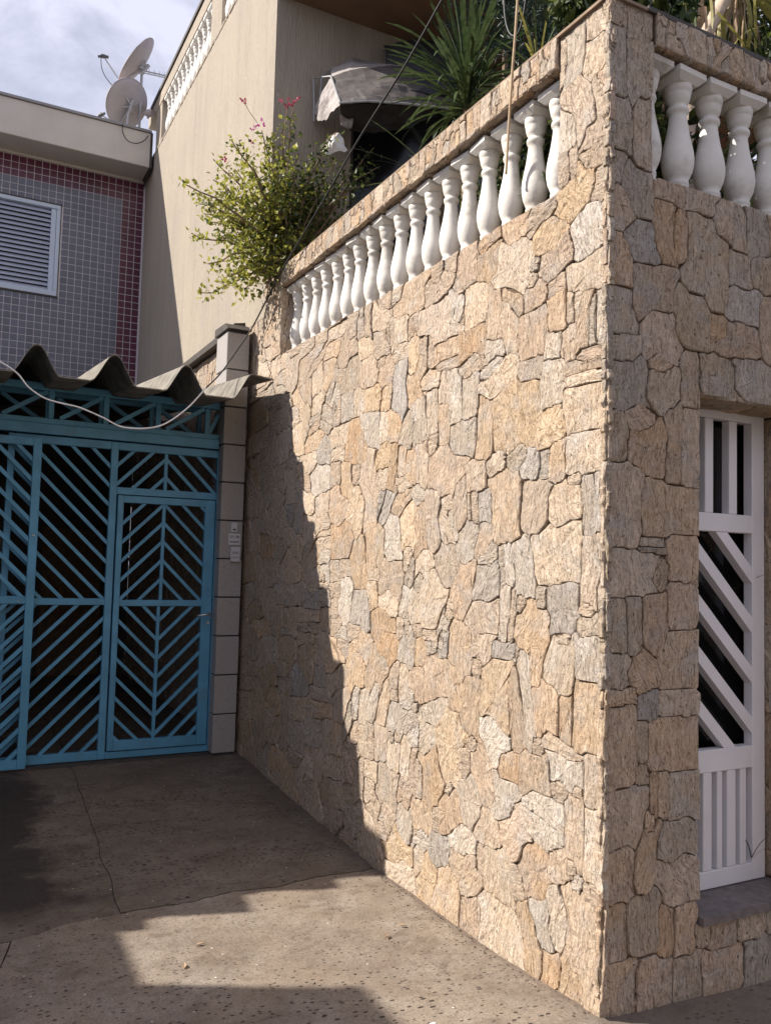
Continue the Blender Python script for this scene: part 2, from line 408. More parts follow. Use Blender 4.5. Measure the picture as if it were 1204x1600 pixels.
def concrete(name, k):
    mt, nt, b = new_mat(name)
    v = coords(nt)
    big = noise_n(nt, v, 1.7, 6, 0.62, 0.3)
    mid = noise_n(nt, v, 8.0, 5, 0.65)
    fine = noise_n(nt, v, 120.0, 3, 0.7)
    c = mix_rgb(nt, ramp(nt, big, [(0.34, 0.0), (0.66, 1.0)]), tuple(k * q for q in (0.225, 0.180, 0.142)), tuple(k * q for q in (0.375, 0.325, 0.27)))
    c = mix_rgb(nt, ramp(nt, mid, [(0.40, 0.0), (0.72, 0.55)]), c, tuple(k * q for q in (0.165, 0.122, 0.090)))
    warm = noise_n(nt, coords(nt, (1, 0.7, 1)), 2.7, 6, 0.66, 0.6)
    c = mix_rgb(nt, ramp(nt, warm, [(0.45, 0.0), (0.68, 0.6)]), c, tuple(k * q for q in (0.31, 0.24, 0.175)))
    c = mix_rgb(nt, ramp(nt, noise_n(nt, coords(nt, (0.8, 1.3, 1)), 4.3, 7, 0.72, 0.8), [(0.52, 0.0), (0.66, 0.65)]), c, tuple(k * q for q in (0.135, 0.098, 0.072)))
    c = mix_rgb(nt, ramp(nt, noise_n(nt, v, 30.0, 5, 0.7), [(0.36, 0.45), (0.50, 0.0)]), c, tuple(k * q for q in (0.15, 0.11, 0.085)))
    c = mix_rgb(nt, ramp(nt, fine, [(0.34, 0.5), (0.58, 0.0)]), c, (0.10, 0.075, 0.058))
    # exposed aggregate: dark and a few pale chips
    vo = N(nt, 'ShaderNodeTexVoronoi', Scale=36.0, Randomness=1.0)
    nt.links.new(coords(nt, (0.75, 1.35, 1)), vo.inputs['Vector'])
    sep = nt.nodes.new('ShaderNodeSeparateColor'); nt.links.new(vo.outputs['Color'], sep.inputs['Color'])
    chip = math_n(nt, 'MULTIPLY', ramp(nt, math_n(nt, 'SUBTRACT', vo.outputs['Distance'], math_n(nt, 'MULTIPLY', sep.outputs['Blue'], 0.26)), [(0.08, 1.0), (0.16, 0.0)]), ramp(nt, sep.outputs['Red'], [(0.42, 0.0), (0.47, 1.0)]))
    wear = ramp(nt, noise_n(nt, v, 1.1, 4, 0.6), [(0.32, 0.15), (0.50, 1.0)])
    chip = math_n(nt, 'MULTIPLY', chip, wear)
    c = mix_rgb(nt, chip, c, (0.045, 0.032, 0.026))
    vo2 = N(nt, 'ShaderNodeTexVoronoi', Scale=21.0, Randomness=1.0)
    nt.links.new(coords(nt, (1, 1.2, 1)), vo2.inputs['Vector'])
    sep2 = nt.nodes.new('ShaderNodeSeparateColor'); nt.links.new(vo2.outputs['Color'], sep2.inputs['Color'])
    pale = math_n(nt, 'MULTIPLY', ramp(nt, vo2.outputs['Distance'], [(0.09, 1.0), (0.13, 0.0)]), ramp(nt, sep2.outputs['Green'], [(0.90, 0.0), (0.92, 1.0)]))
    c = mix_rgb(nt, pale, c, (0.60, 0.56, 0.50))
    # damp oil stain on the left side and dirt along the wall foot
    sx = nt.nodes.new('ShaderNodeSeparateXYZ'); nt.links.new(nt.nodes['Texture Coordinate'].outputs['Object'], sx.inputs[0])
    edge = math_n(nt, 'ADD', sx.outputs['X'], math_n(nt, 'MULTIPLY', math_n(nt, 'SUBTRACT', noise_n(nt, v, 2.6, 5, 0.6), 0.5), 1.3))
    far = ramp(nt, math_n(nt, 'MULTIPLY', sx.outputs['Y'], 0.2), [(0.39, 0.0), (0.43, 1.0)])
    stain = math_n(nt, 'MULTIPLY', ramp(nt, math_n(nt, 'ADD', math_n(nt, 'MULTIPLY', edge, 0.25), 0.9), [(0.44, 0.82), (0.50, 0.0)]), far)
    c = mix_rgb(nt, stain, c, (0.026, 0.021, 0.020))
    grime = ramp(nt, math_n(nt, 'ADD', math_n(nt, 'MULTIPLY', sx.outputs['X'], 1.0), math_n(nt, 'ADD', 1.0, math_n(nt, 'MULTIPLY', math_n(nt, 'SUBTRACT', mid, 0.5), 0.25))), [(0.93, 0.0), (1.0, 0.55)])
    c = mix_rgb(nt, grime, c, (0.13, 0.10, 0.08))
    nt.links.new(c, b.inputs['Base Color'])
    b.inputs['Roughness'].default_value = 0.9
    b.inputs['Specular IOR Level'].default_value = 0.3
    p = bump(nt, b, mid, 0.5, 0.012)
    p = bump(nt, b, fine, 0.6, 0.004, p)
    bump(nt, b, chip, -0.6, 0.006, p)
    return mt
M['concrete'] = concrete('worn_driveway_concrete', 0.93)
M['concrete_shade'] = concrete('shade_dark_concrete', 0.60)  # darker copy: canopy shade put into the inner slabs' colour

def leaf_mat(name, c1, c2, trans=0.35, rough=0.45):
    mt, nt, b = new_mat(name)
    v = coords(nt, rnd=23.0)
    f = noise_n(nt, v, 17.0, 3, 0.6)
    c = mix_rgb(nt, ramp(nt, f, [(0.35, 0.0), (0.65, 1.0)]), c1, c2)
    nt.links.new(c, b.inputs['Base Color'])
    b.inputs['Roughness'].default_value = rough
    b.inputs['Specular IOR Level'].default_value = 0.35
    tr = nt.nodes.new('ShaderNodeBsdfTranslucent'); nt.links.new(c, tr.inputs['Color'])
    mx = nt.nodes.new('ShaderNodeMixShader'); mx.inputs[0].default_value = trans
    out = nt.nodes['Material Output']
    nt.links.new(b.outputs[0], mx.inputs[1]); nt.links.new(tr.outputs[0], mx.inputs[2]); nt.links.new(mx.outputs[0], out.inputs['Surface'])
    return mt
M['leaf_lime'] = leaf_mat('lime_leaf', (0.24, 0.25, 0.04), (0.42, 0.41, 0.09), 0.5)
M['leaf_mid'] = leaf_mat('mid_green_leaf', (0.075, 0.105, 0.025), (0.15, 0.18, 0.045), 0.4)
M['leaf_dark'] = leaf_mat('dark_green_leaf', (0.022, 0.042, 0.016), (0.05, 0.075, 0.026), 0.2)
M['strap'] = leaf_mat('strap_leaf', (0.045, 0.078, 0.028), (0.11, 0.145, 0.06), 0.25, 0.33)
M['strap_yellow'] = leaf_mat('yellowing_strap_leaf', (0.24, 0.22, 0.05), (0.36, 0.33, 0.10), 0.4, 0.45)
M['needle'] = leaf_mat('dark_needle', (0.012, 0.028, 0.020), (0.028, 0.048, 0.034), 0.15)
M['bract_pink'] = leaf_mat('magenta_bract', (0.42, 0.03, 0.25), (0.55, 0.06, 0.36), 0.3)
M['bract_red'] = leaf_mat('red_bract', (0.42, 0.03, 0.09), (0.55, 0.08, 0.16), 0.3)

# ------------------------------------------------------------------ ground
YK = [-8, -1.5, 0.0, 0.6, 1.9, 3.0, 4.55, 5.2, 12]
ZK = [-0.05, -0.02, 0.0, -0.045, -0.055, -0.01, 0.075, 0.09, 0.10]
def gz(x, y):
    z = float(np.interp(y, YK, ZK))
    if x > 0: z -= 0.05 * min(x, 3)
    return z

g = MB(); g.add([(-300,-300,-0.42),(300,-300,-0.42),(300,300,-0.42),(-300,300,-0.42)], [(0,1,2,3)])
struct('ground', g, M['asphalt'])
g = MB(); g.box((-60,-12,-0.36),(60,-3.2,-0.16)); struct('road', g, M['asphalt'])
g = MB(); g.bbox((-60,-3.2,-0.36),(60,-3.02,-0.055), 0.015); struct('kerb', g, M['granite'])

def crack_y(x):      # the long crooked joint across the drive
    return float(np.interp(x, [-5.5,-3,-2.04,-1.72,-1.27,-1.0,-0.43,0.1], [1.50,1.68,1.78,1.875,1.90,1.92,1.935,1.95])) + 0.035*mnoise.noise((x*4,3.1,0)) + 0.022*mnoise.noise((x*17,1.1,0))
def crack_x(y):
    return float(np.interp(y, [1.8,2.0,3.0,4.66,10], [-1.47,-1.46,-1.42,-1.36,-1.30])) + 0.018*mnoise.noise((y*5,7.7,0)) + 0.008*mnoise.noise((y*21,2.7,0))
def crack_front(y):
    return float(np.interp(y, [-3.1,1.3,1.8], [-2.5,-2.1,-1.98])) + 0.02*mnoise.noise((y*5,9.2,0))
def slab(name, xl, xr, yb, yt, nx, ny, dz, parent, mt='concrete'):
    """one poured slab: rough top sheet with edges that drop into the joints"""
    b = MB(); idx = {}
    for j in range(ny + 1):
        t = j / ny
        for i in range(nx + 1):
            s = i / nx
            x = 0
            y0 = 3.0
            for _ in range(3):
                x = xl(y0) + (xr(y0) - xl(y0)) * s
                y0 = yb(x) + (yt(x) - yb(x)) * t
            z = gz(x, y0) + dz + 0.006 * mnoise.noise((x*1.3, y0*1.3, 4)) + 0.0025 * mnoise.noise((x*7, y0*7, 1))
            rim = i in (0, nx) or j in (0, ny)
            if rim: z -= 0.003
            idx[i, j] = len(b.v); b.v.append((x, y0, z))
    for j in range(ny):
        for i in range(nx):
            b.f.append((idx[i,j], idx[i+1,j], idx[i+1,j+1], idx[i,j+1])); b.mi.append(0)
    loop = [(i,0) for i in range(nx)] + [(nx,j) for j in range(ny)] + [(i,ny) for i in range(nx,0,-1)] + [(0,j) for j in range(ny,0,-1)]
    low = {}
    for k in loop:
        p = b.v[idx[k]]; low[k] = len(b.v); b.v.append((p[0], p[1], p[2] - 0.06))
    for a, c in zip(loop, loop[1:] + loop[:1]):
        b.f.append((idx[a], low[a], low[c], idx[c])); b.mi.append(0)
    return obj(name, b, M[mt], parent, smooth=False, fix=True)
g = MB(); g.box((-60,-3.02,-0.36),(60,12,-0.115))
drive = struct('driveway', g, M['mortar'])
slab('slab', lambda y: crack_x(y)+0.0012, lambda y: 0.02, lambda x: crack_y(x)+0.011, lambda x: 9.9, 40, 60, 0.0, drive, 'concrete_shade')
slab('slab', lambda y: -5.3, lambda y: crack_x(y)-0.0012, lambda x: crack_y(x)+0.012, lambda x: 9.9, 70, 60, -0.006, drive, 'concrete_shade')
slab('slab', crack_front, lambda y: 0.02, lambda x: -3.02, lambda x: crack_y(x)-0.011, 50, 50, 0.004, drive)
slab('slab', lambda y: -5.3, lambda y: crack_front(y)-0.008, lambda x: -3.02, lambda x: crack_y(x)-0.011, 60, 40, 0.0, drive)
g = MB()
for i in range(24):
    x0 = 0.024 + i * 0.25; x1 = x0 + 0.25
    g.add([(x0,-3.02,gz(x0,0)-0.012),(x1,-3.02,gz(x1,0)-0.012),(x1,0.3,gz(x1,0)-0.012),(x0,0.3,gz(x0,0)-0.012)], [(0,1,2,3)])
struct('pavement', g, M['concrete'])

# ------------------------------------------------------------------ stone cladding
def partition(seeds, region, x0, x1, z0, z1, res=0.008, fill=0.09, fcols='ttgco'):
    """split a wall region among its stones: every cell goes to the stone whose rounded-box measure is smallest"""
    nx = int((x1 - x0) / res) + 1; nz = int((z1 - z0) / res) + 1
    X, Z = np.meshgrid(x0 + res * np.arange(nx), z0 + res * np.arange(nz), indexing='ij')
    inside = region(X, Z)
    best = np.full(X.shape, 9.0, np.float32); lab = np.full(X.shape, -1, np.int32)
    S = [list(s) for s in seeds]
    def paint(k):
        cx, cz, hw, hh, a, _ = S[k]
        r = R3(a); ca, sa = math.cos(r), math.sin(r); W = 2.3 * max(hw, hh)
        i0 = max(0, int((cx - W - x0) / res)); i1 = min(nx, int((cx + W - x0) / res) + 2)
        j0 = max(0, int((cz - W - z0) / res)); j1 = min(nz, int((cz + W - z0) / res) + 2)
        if i1 <= i0 or j1 <= j0: return
        dx = X[i0:i1, j0:j1] - cx; dz = Z[i0:i1, j0:j1] - cz
        u = (dx * ca - dz * sa) / hw; v = (dx * sa + dz * ca) / hh
        wob = 0.035 * np.sin(dx * 41 + k) * np.cos(dz * 37 + 2 * k)
        d = ((np.abs(u) ** 7 + np.abs(v) ** 7) ** (1 / 7) + wob).astype(np.float32)
        bb = best[i0:i1, j0:j1]; ll = lab[i0:i1, j0:j1]
        mk = d < bb
        bb[mk] = d[mk]; ll[mk] = k
    for k in range(len(S)): paint(k)
    for _ in range(900):                       # fill what no listed stone covers
        w = np.where(inside, best, 0)
        q = np.argwhere(w > 1.55)
        if not len(q): break
        p = q[rng.integers(len(q))]
        cx, cz = X[p[0], p[1]], Z[p[0], p[1]]
        s = fill * rng.uniform(0.55, 1.25)
        S.append([cx, cz, s * rng.uniform(0.45, 0.8), s * rng.uniform(0.9, 1.8), rng.normal(0, 12), fcols[rng.integers(len(fcols))]])
        paint(len(S) - 1)
    lab[~inside] = -2
    return S, lab, (x0, z0, res, nx, nz)

def simplify(P, tol):
    def dp(a, b):
        if b <= a + 1: return []
        A, B = P[a], P[b]; d = B - A; L = np.hypot(*d) + 1e-9
        w = [abs(d[0] * (P[i][1] - A[1]) - d[1] * (P[i][0] - A[0])) / L for i in range(a + 1, b)]
        k = int(np.argmax(w))
        if w[k] < tol: return []
        k += a + 1
        return dp(a, k) + [k] + dp(k, b)
    n = len(P); far = int(np.argmax(((P - P[0]) ** 2).sum(1)))
    P = np.vstack([P, P[:1]])
    return P[[0] + dp(0, far) + [far] + dp(far, n)]

def stone_outline(S, lab, meta, k, gap, tol=0.004, na=56, least=12):
    x0, z0, res, nx, nz = meta
    q = np.argwhere(lab == k)
    if len(q) < least: return None
    ncell = len(q)
    cx, cz, hw, hh, a, col = S[k]
    ci, cj = int(round((cx - x0) / res)), int(round((cz - z0) / res))
    if not (0 <= ci < nx and 0 <= cj < nz and lab[ci, cj] == k):
        mid = q.mean(0); p = q[np.argmin(((q - mid) ** 2).sum(1))]
        cx, cz = x0 + res * p[0], z0 + res * p[1]
    r = R3(a); ca, sa = math.cos(r), math.sin(r)
    pts = []
    for j in range(na):
        th = 2 * math.pi * j / na
        du, dv = hw * math.cos(th), hh * math.sin(th)
        L = math.hypot(du, dv); ux, uz = (du * ca + dv * sa) / L, (-du * sa + dv * ca) / L
        t = 0.0
        while True:
            i_, j_ = int(round((cx + ux * (t + 0.002) - x0) / res)), int(round((cz + uz * (t + 0.002) - z0) / res))
            if t > 2.2 * max(hw, hh) or not (0 <= i_ < nx and 0 <= j_ < nz) or lab[i_, j_] != k: break
            t += 0.002
        t = max(t + 0.001 - gap, 0.004)
        x, z = ux * t, uz * t
        pts.append((x * ca - z * sa, x * sa + z * ca))         # back to the stone's own axes
    P = simplify(np.array(pts), tol)
    if len(P) < 4: P = np.array(pts)[::8]
    Q = []                                     # chipped edges: extra points a little off the straight line
    for i in range(len(P)):
        A, B = P[i], P[(i + 1) % len(P)]; d = B - A; L_ = np.hypot(*d); Q.append(A)
        m_ = min(3, int(L_ / 0.05))
        for e_ in range(m_):
            nrm = np.array([-d[1], d[0]]) / L_
            Q.append(A + d * (e_ + 1) / (m_ + 1) + nrm * rng.uniform(-0.0032, 0.0014) * (1 if np.dot(nrm, (A + B) / 2) > 0 else -1))
    P = np.array(Q)
    return (cx, cz, a, P, col, ncell * res * res, k)

def stone_mesh(P, h, name, b=None, xf=None, tiltx=0.0, tilty=0.0):
    """rough slab with chamfered rim: three rings and a cap"""
    own = b is None
    if own: b = MB()
    n = len(P); c = P.mean(0); sx = np.ptp(P[:, 0]); sy = np.ptp(P[:, 1]); lim = 0.5 * min(sx, sy)
    def ring(inset, z, jit):
        out = []
        for p in P:
            d = c - p; L = np.hypot(*d) + 1e-9
            q = p + d / L * min(inset, 0.45 * L)
            zz = z + (tiltx * q[0] + tilty * q[1] if jit else 0) + (rng.uniform(-1, 1) * jit)
            out.append((q[0], q[1], max(zz, 0.003) if jit else zz))
        return out
    r0 = ring(0.0, -0.012, 0); r1 = ring(0.0, h * 0.70, 0.0014); r2 = ring(min(0.0045, lim * 0.2), h, 0.0015); r3 = ring(min(0.030, lim * 0.6), h + 0.001, 0.0030)
    vs = r0 + r1 + r2 + r3 + [(c[0], c[1], h + rng.uniform(-0.001, 0.004))]
    fs = []
    for k in range(3):
        for i in range(n):
            fs.append((k*n + i, k*n + (i+1) % n, (k+1)*n + (i+1) % n, (k+1)*n + i))
    for i in range(n): fs.append((3*n + i, 3*n + (i+1) % n, 4*n))
    if xf is not None: vs = [tuple(xf @ Vector(v)) for v in vs]
    b.add(vs, fs)
    return b

def frame_side(a):      # lit face, outward is -X
    r = R3(a); c, s = math.cos(r), math.sin(r)
    return Matrix(((0, 0, -1), (-c, s, 0), (s, c, 0)))
def frame_front(a):     # street face, outward is -Y
    r = R3(a); c, s = math.cos(r), math.sin(r)
    return Matrix(((c, s, 0), (0, 0, -1), (-s, c, 0)))
def frame_under(a):     # facing down
    r = R3(a); c, s = math.cos(r), math.sin(r)
    return Matrix(((-c, s, 0), (s, c, 0), (0, 0, -1)))

def clad(parent, seeds, region, box, frame, place, dist, gap=0.0014, limit=300, hr=(0.006, 0.015), res=0.008, fill=0.09, tol=0.004, keep=None, fcols='ttgco'):
    """builds the stones of one face as parts of 'parent'; the largest in view singly, the rest as one part"""
    S, lab, meta = partition(seeds, region, *box, res=res, fill=fill, fcols=fcols)
    L = []
    for k in range(len(S)):
        o = stone_outline(S, lab, meta, k, gap, tol)
        if o is None: continue
        p = place(o[0], o[1], 0)
        L.append((o[5] / max(1.0, (Vector(p) - CAM_POS).length ** 2) if dist(o[0], o[1]) else 0.0, o))
    # chinks that no outline covers get a small filler stone
    x0, z0, r_, nx, nz = meta
    bare = np.zeros(lab.shape, bool)
    outl = {}
    for w, o in L: outl[o[6]] = o
    for k, o in outl.items():
        q = np.argwhere(lab == k)
        dx, dz = x0 + r_ * q[:, 0] - o[0], z0 + r_ * q[:, 1] - o[1]
        an = R3(o[2]); u = dx * math.cos(an) - dz * math.sin(an); v = dx * math.sin(an) + dz * math.cos(an)
        P = o[3]; ins = np.zeros(len(q), bool); j = len(P) - 1
        for i in range(len(P)):
            (xi, yi), (xj, yj) = P[i], P[j]
            cnd = ((yi > v) != (yj > v)) & (u < (xj - xi) * (v - yi) / (yj - yi + 1e-12) + xi)
            ins ^= cnd; j = i
        b_ = q[~ins]; bare[b_[:, 0], b_[:, 1]] = True
    for k in range(len(S)):
        if k not in outl: bare |= lab == k
    core = bare.copy()
    for ax in (0, 1):
        for sh in (-1, 1): core &= np.roll(bare, sh, ax)
    lab2 = np.full(lab.shape, -1, np.int32); S2 = []
    todo = {tuple(c) for c in np.argwhere(core)}
    while todo:
        st = [todo.pop()]; comp = []
        while st:
            c = st.pop(); comp.append(c)
            for d in ((1, 0), (-1, 0), (0, 1), (0, -1)):
                e = (c[0] + d[0], c[1] + d[1])
                if e in todo: todo.discard(e); st.append(e)
        if len(comp) < 2: continue
        A_ = np.array(comp); m_ = A_.mean(0); k2 = len(S2)
        i0, j0 = A_.min(0) - 1; i1, j1 = A_.max(0) + 2; i0 = max(i0, 0); j0 = max(j0, 0)
        sub = lab2[i0:i1, j0:j1]; sub[bare[i0:i1, j0:j1]] = k2
        S2.append([x0 + r_ * m_[0], z0 + r_ * m_[1], max(.008, r_ * (i1 - i0) / 2), max(.008, r_ * (j1 - j0) / 2), 0.0, fcols[rng.integers(len(fcols))]])
    for k in range(len(S2)):
        o = stone_outline(S2, lab2, meta, k, 0.0005, tol, least=4)
        if o is not None: L.append((0.0, o))
    L.sort(key=lambda t: -t[0])
    rest = {}
    for r, (w, (cx, cz, a, P, col, ar, _)) in enumerate(L):
        h = rng.uniform(*hr); tx, ty = rng.normal(0, 0.035), rng.normal(0, 0.022)
        if frame is not frame_front: P = P * np.array([-1.0, 1.0])
        R = frame(a)
        if r < limit and w > 0:
            b = stone_mesh(P, h, 'stone', tiltx=tx, tilty=ty)
            me = b.mesh('stone', (0, 0, 0))
            me.materials.append(STONE[col])
            o = bpy.data.objects.new('stone', me); COL.objects.link(o); o.parent = parent
            o.location = Vector(place(cx, cz, 0)) - wloc(parent)
            o.rotation_euler = R.to_euler()
        else:
            xf = Matrix.Translation(Vector(place(cx, cz, 0))) @ R.to_4x4()
            stone_mesh(P, h, 'stone', rest.setdefault(col, MB()), xf, tx, ty)
    if rest:
        b = MB(); mats = []
        for i, (c, q) in enumerate(rest.items()):
            b.add(q.v, q.f, i); mats.append(STONE[c])
        obj('stone_infill', b, mats, parent, kind='stuff')
    return len(L)

def parse(s):
    out = []
    for t in s.split():
        p = t.split(',')
        out.append((int(p[0])/1000, int(p[1])/1000, int(p[2])/1000, int(p[3])/1000, int(p[4]), p[5]))
    return out

def split_some(seeds, p):
    """part of the larger stones are laid as two slimmer ones side by side"""
    r = random.Random(5); out = []
    for cx, cz, hw, hh, a, c in seeds:
        if hw * hh > 0.0026 and r.random() < p:
            t = r.uniform(.34, .66); cc = c if r.random() < .5 else r.choice('ttgwo'); an = R3(a)
            if hw > 0.045 and (hh > hw * 0.9 or r.random() < .3):
                for w, s, q in ((t, -(1 - t), c), (1 - t, t, cc)): out.append((cx + math.cos(an) * s * hw, cz - math.sin(an) * s * hw, hw * w, hh * r.uniform(.9, 1.05), a + r.uniform(-6, 6), q))
            else:
                for w, s, q in ((t, -(1 - t), c), (1 - t, t, cc)): out.append((cx + math.sin(an) * s * hh, cz + math.cos(an) * s * hh, hw, hh * w, a + r.uniform(-5, 5), q))
        else: out.append((cx, cz, hw, hh, a, c))
    return out
def chip(T): return 0.0035 * np.sin(T * 23 + 1) + 0.003 * np.sin(T * 61) + 0.0025 * np.sin(T * 117 + 2)

# grit and crumbs along the foot of the sunlit wall and here and there on the drive
b = MB()
for k in range(420):
    if k < 260: x, y = -abs(random.gauss(0, .035)) - 0.006, random.uniform(0.05, 4.5)
    else: x, y = random.uniform(-2.0, -0.05), random.uniform(0.3, 4.4)
    r = random.uniform(.0025, .0065) if k < 260 else random.uniform(.002, .005)
    c = Vector((x, y, gz(x, y) + r * .6 + .004)); q = [c + Vector((random.uniform(-1, 1) * .3, random.uniform(-1, 1) * .3, 0)) * r + d * r * random.uniform(.7, 1.3) for d in (Vector((1, 0, 0)), Vector((-1, 0, 0)), Vector((0, 1, 0)), Vector((0, -1, 0)), Vector((0, 0, .8)), Vector((0, 0, -.8)))]
    b.add(q, [(0, 2, 4), (2, 1, 4), (1, 3, 4), (3, 0, 4), (2, 0, 5), (1, 2, 5), (3, 1, 5), (0, 3, 5)])
gr = obj('grit', b, M['concrete_shade'], kind='stuff'); gr['label'] = 'loose grit and crumbs along the foot of the sunlit wall'; gr['category'] = 'grit'
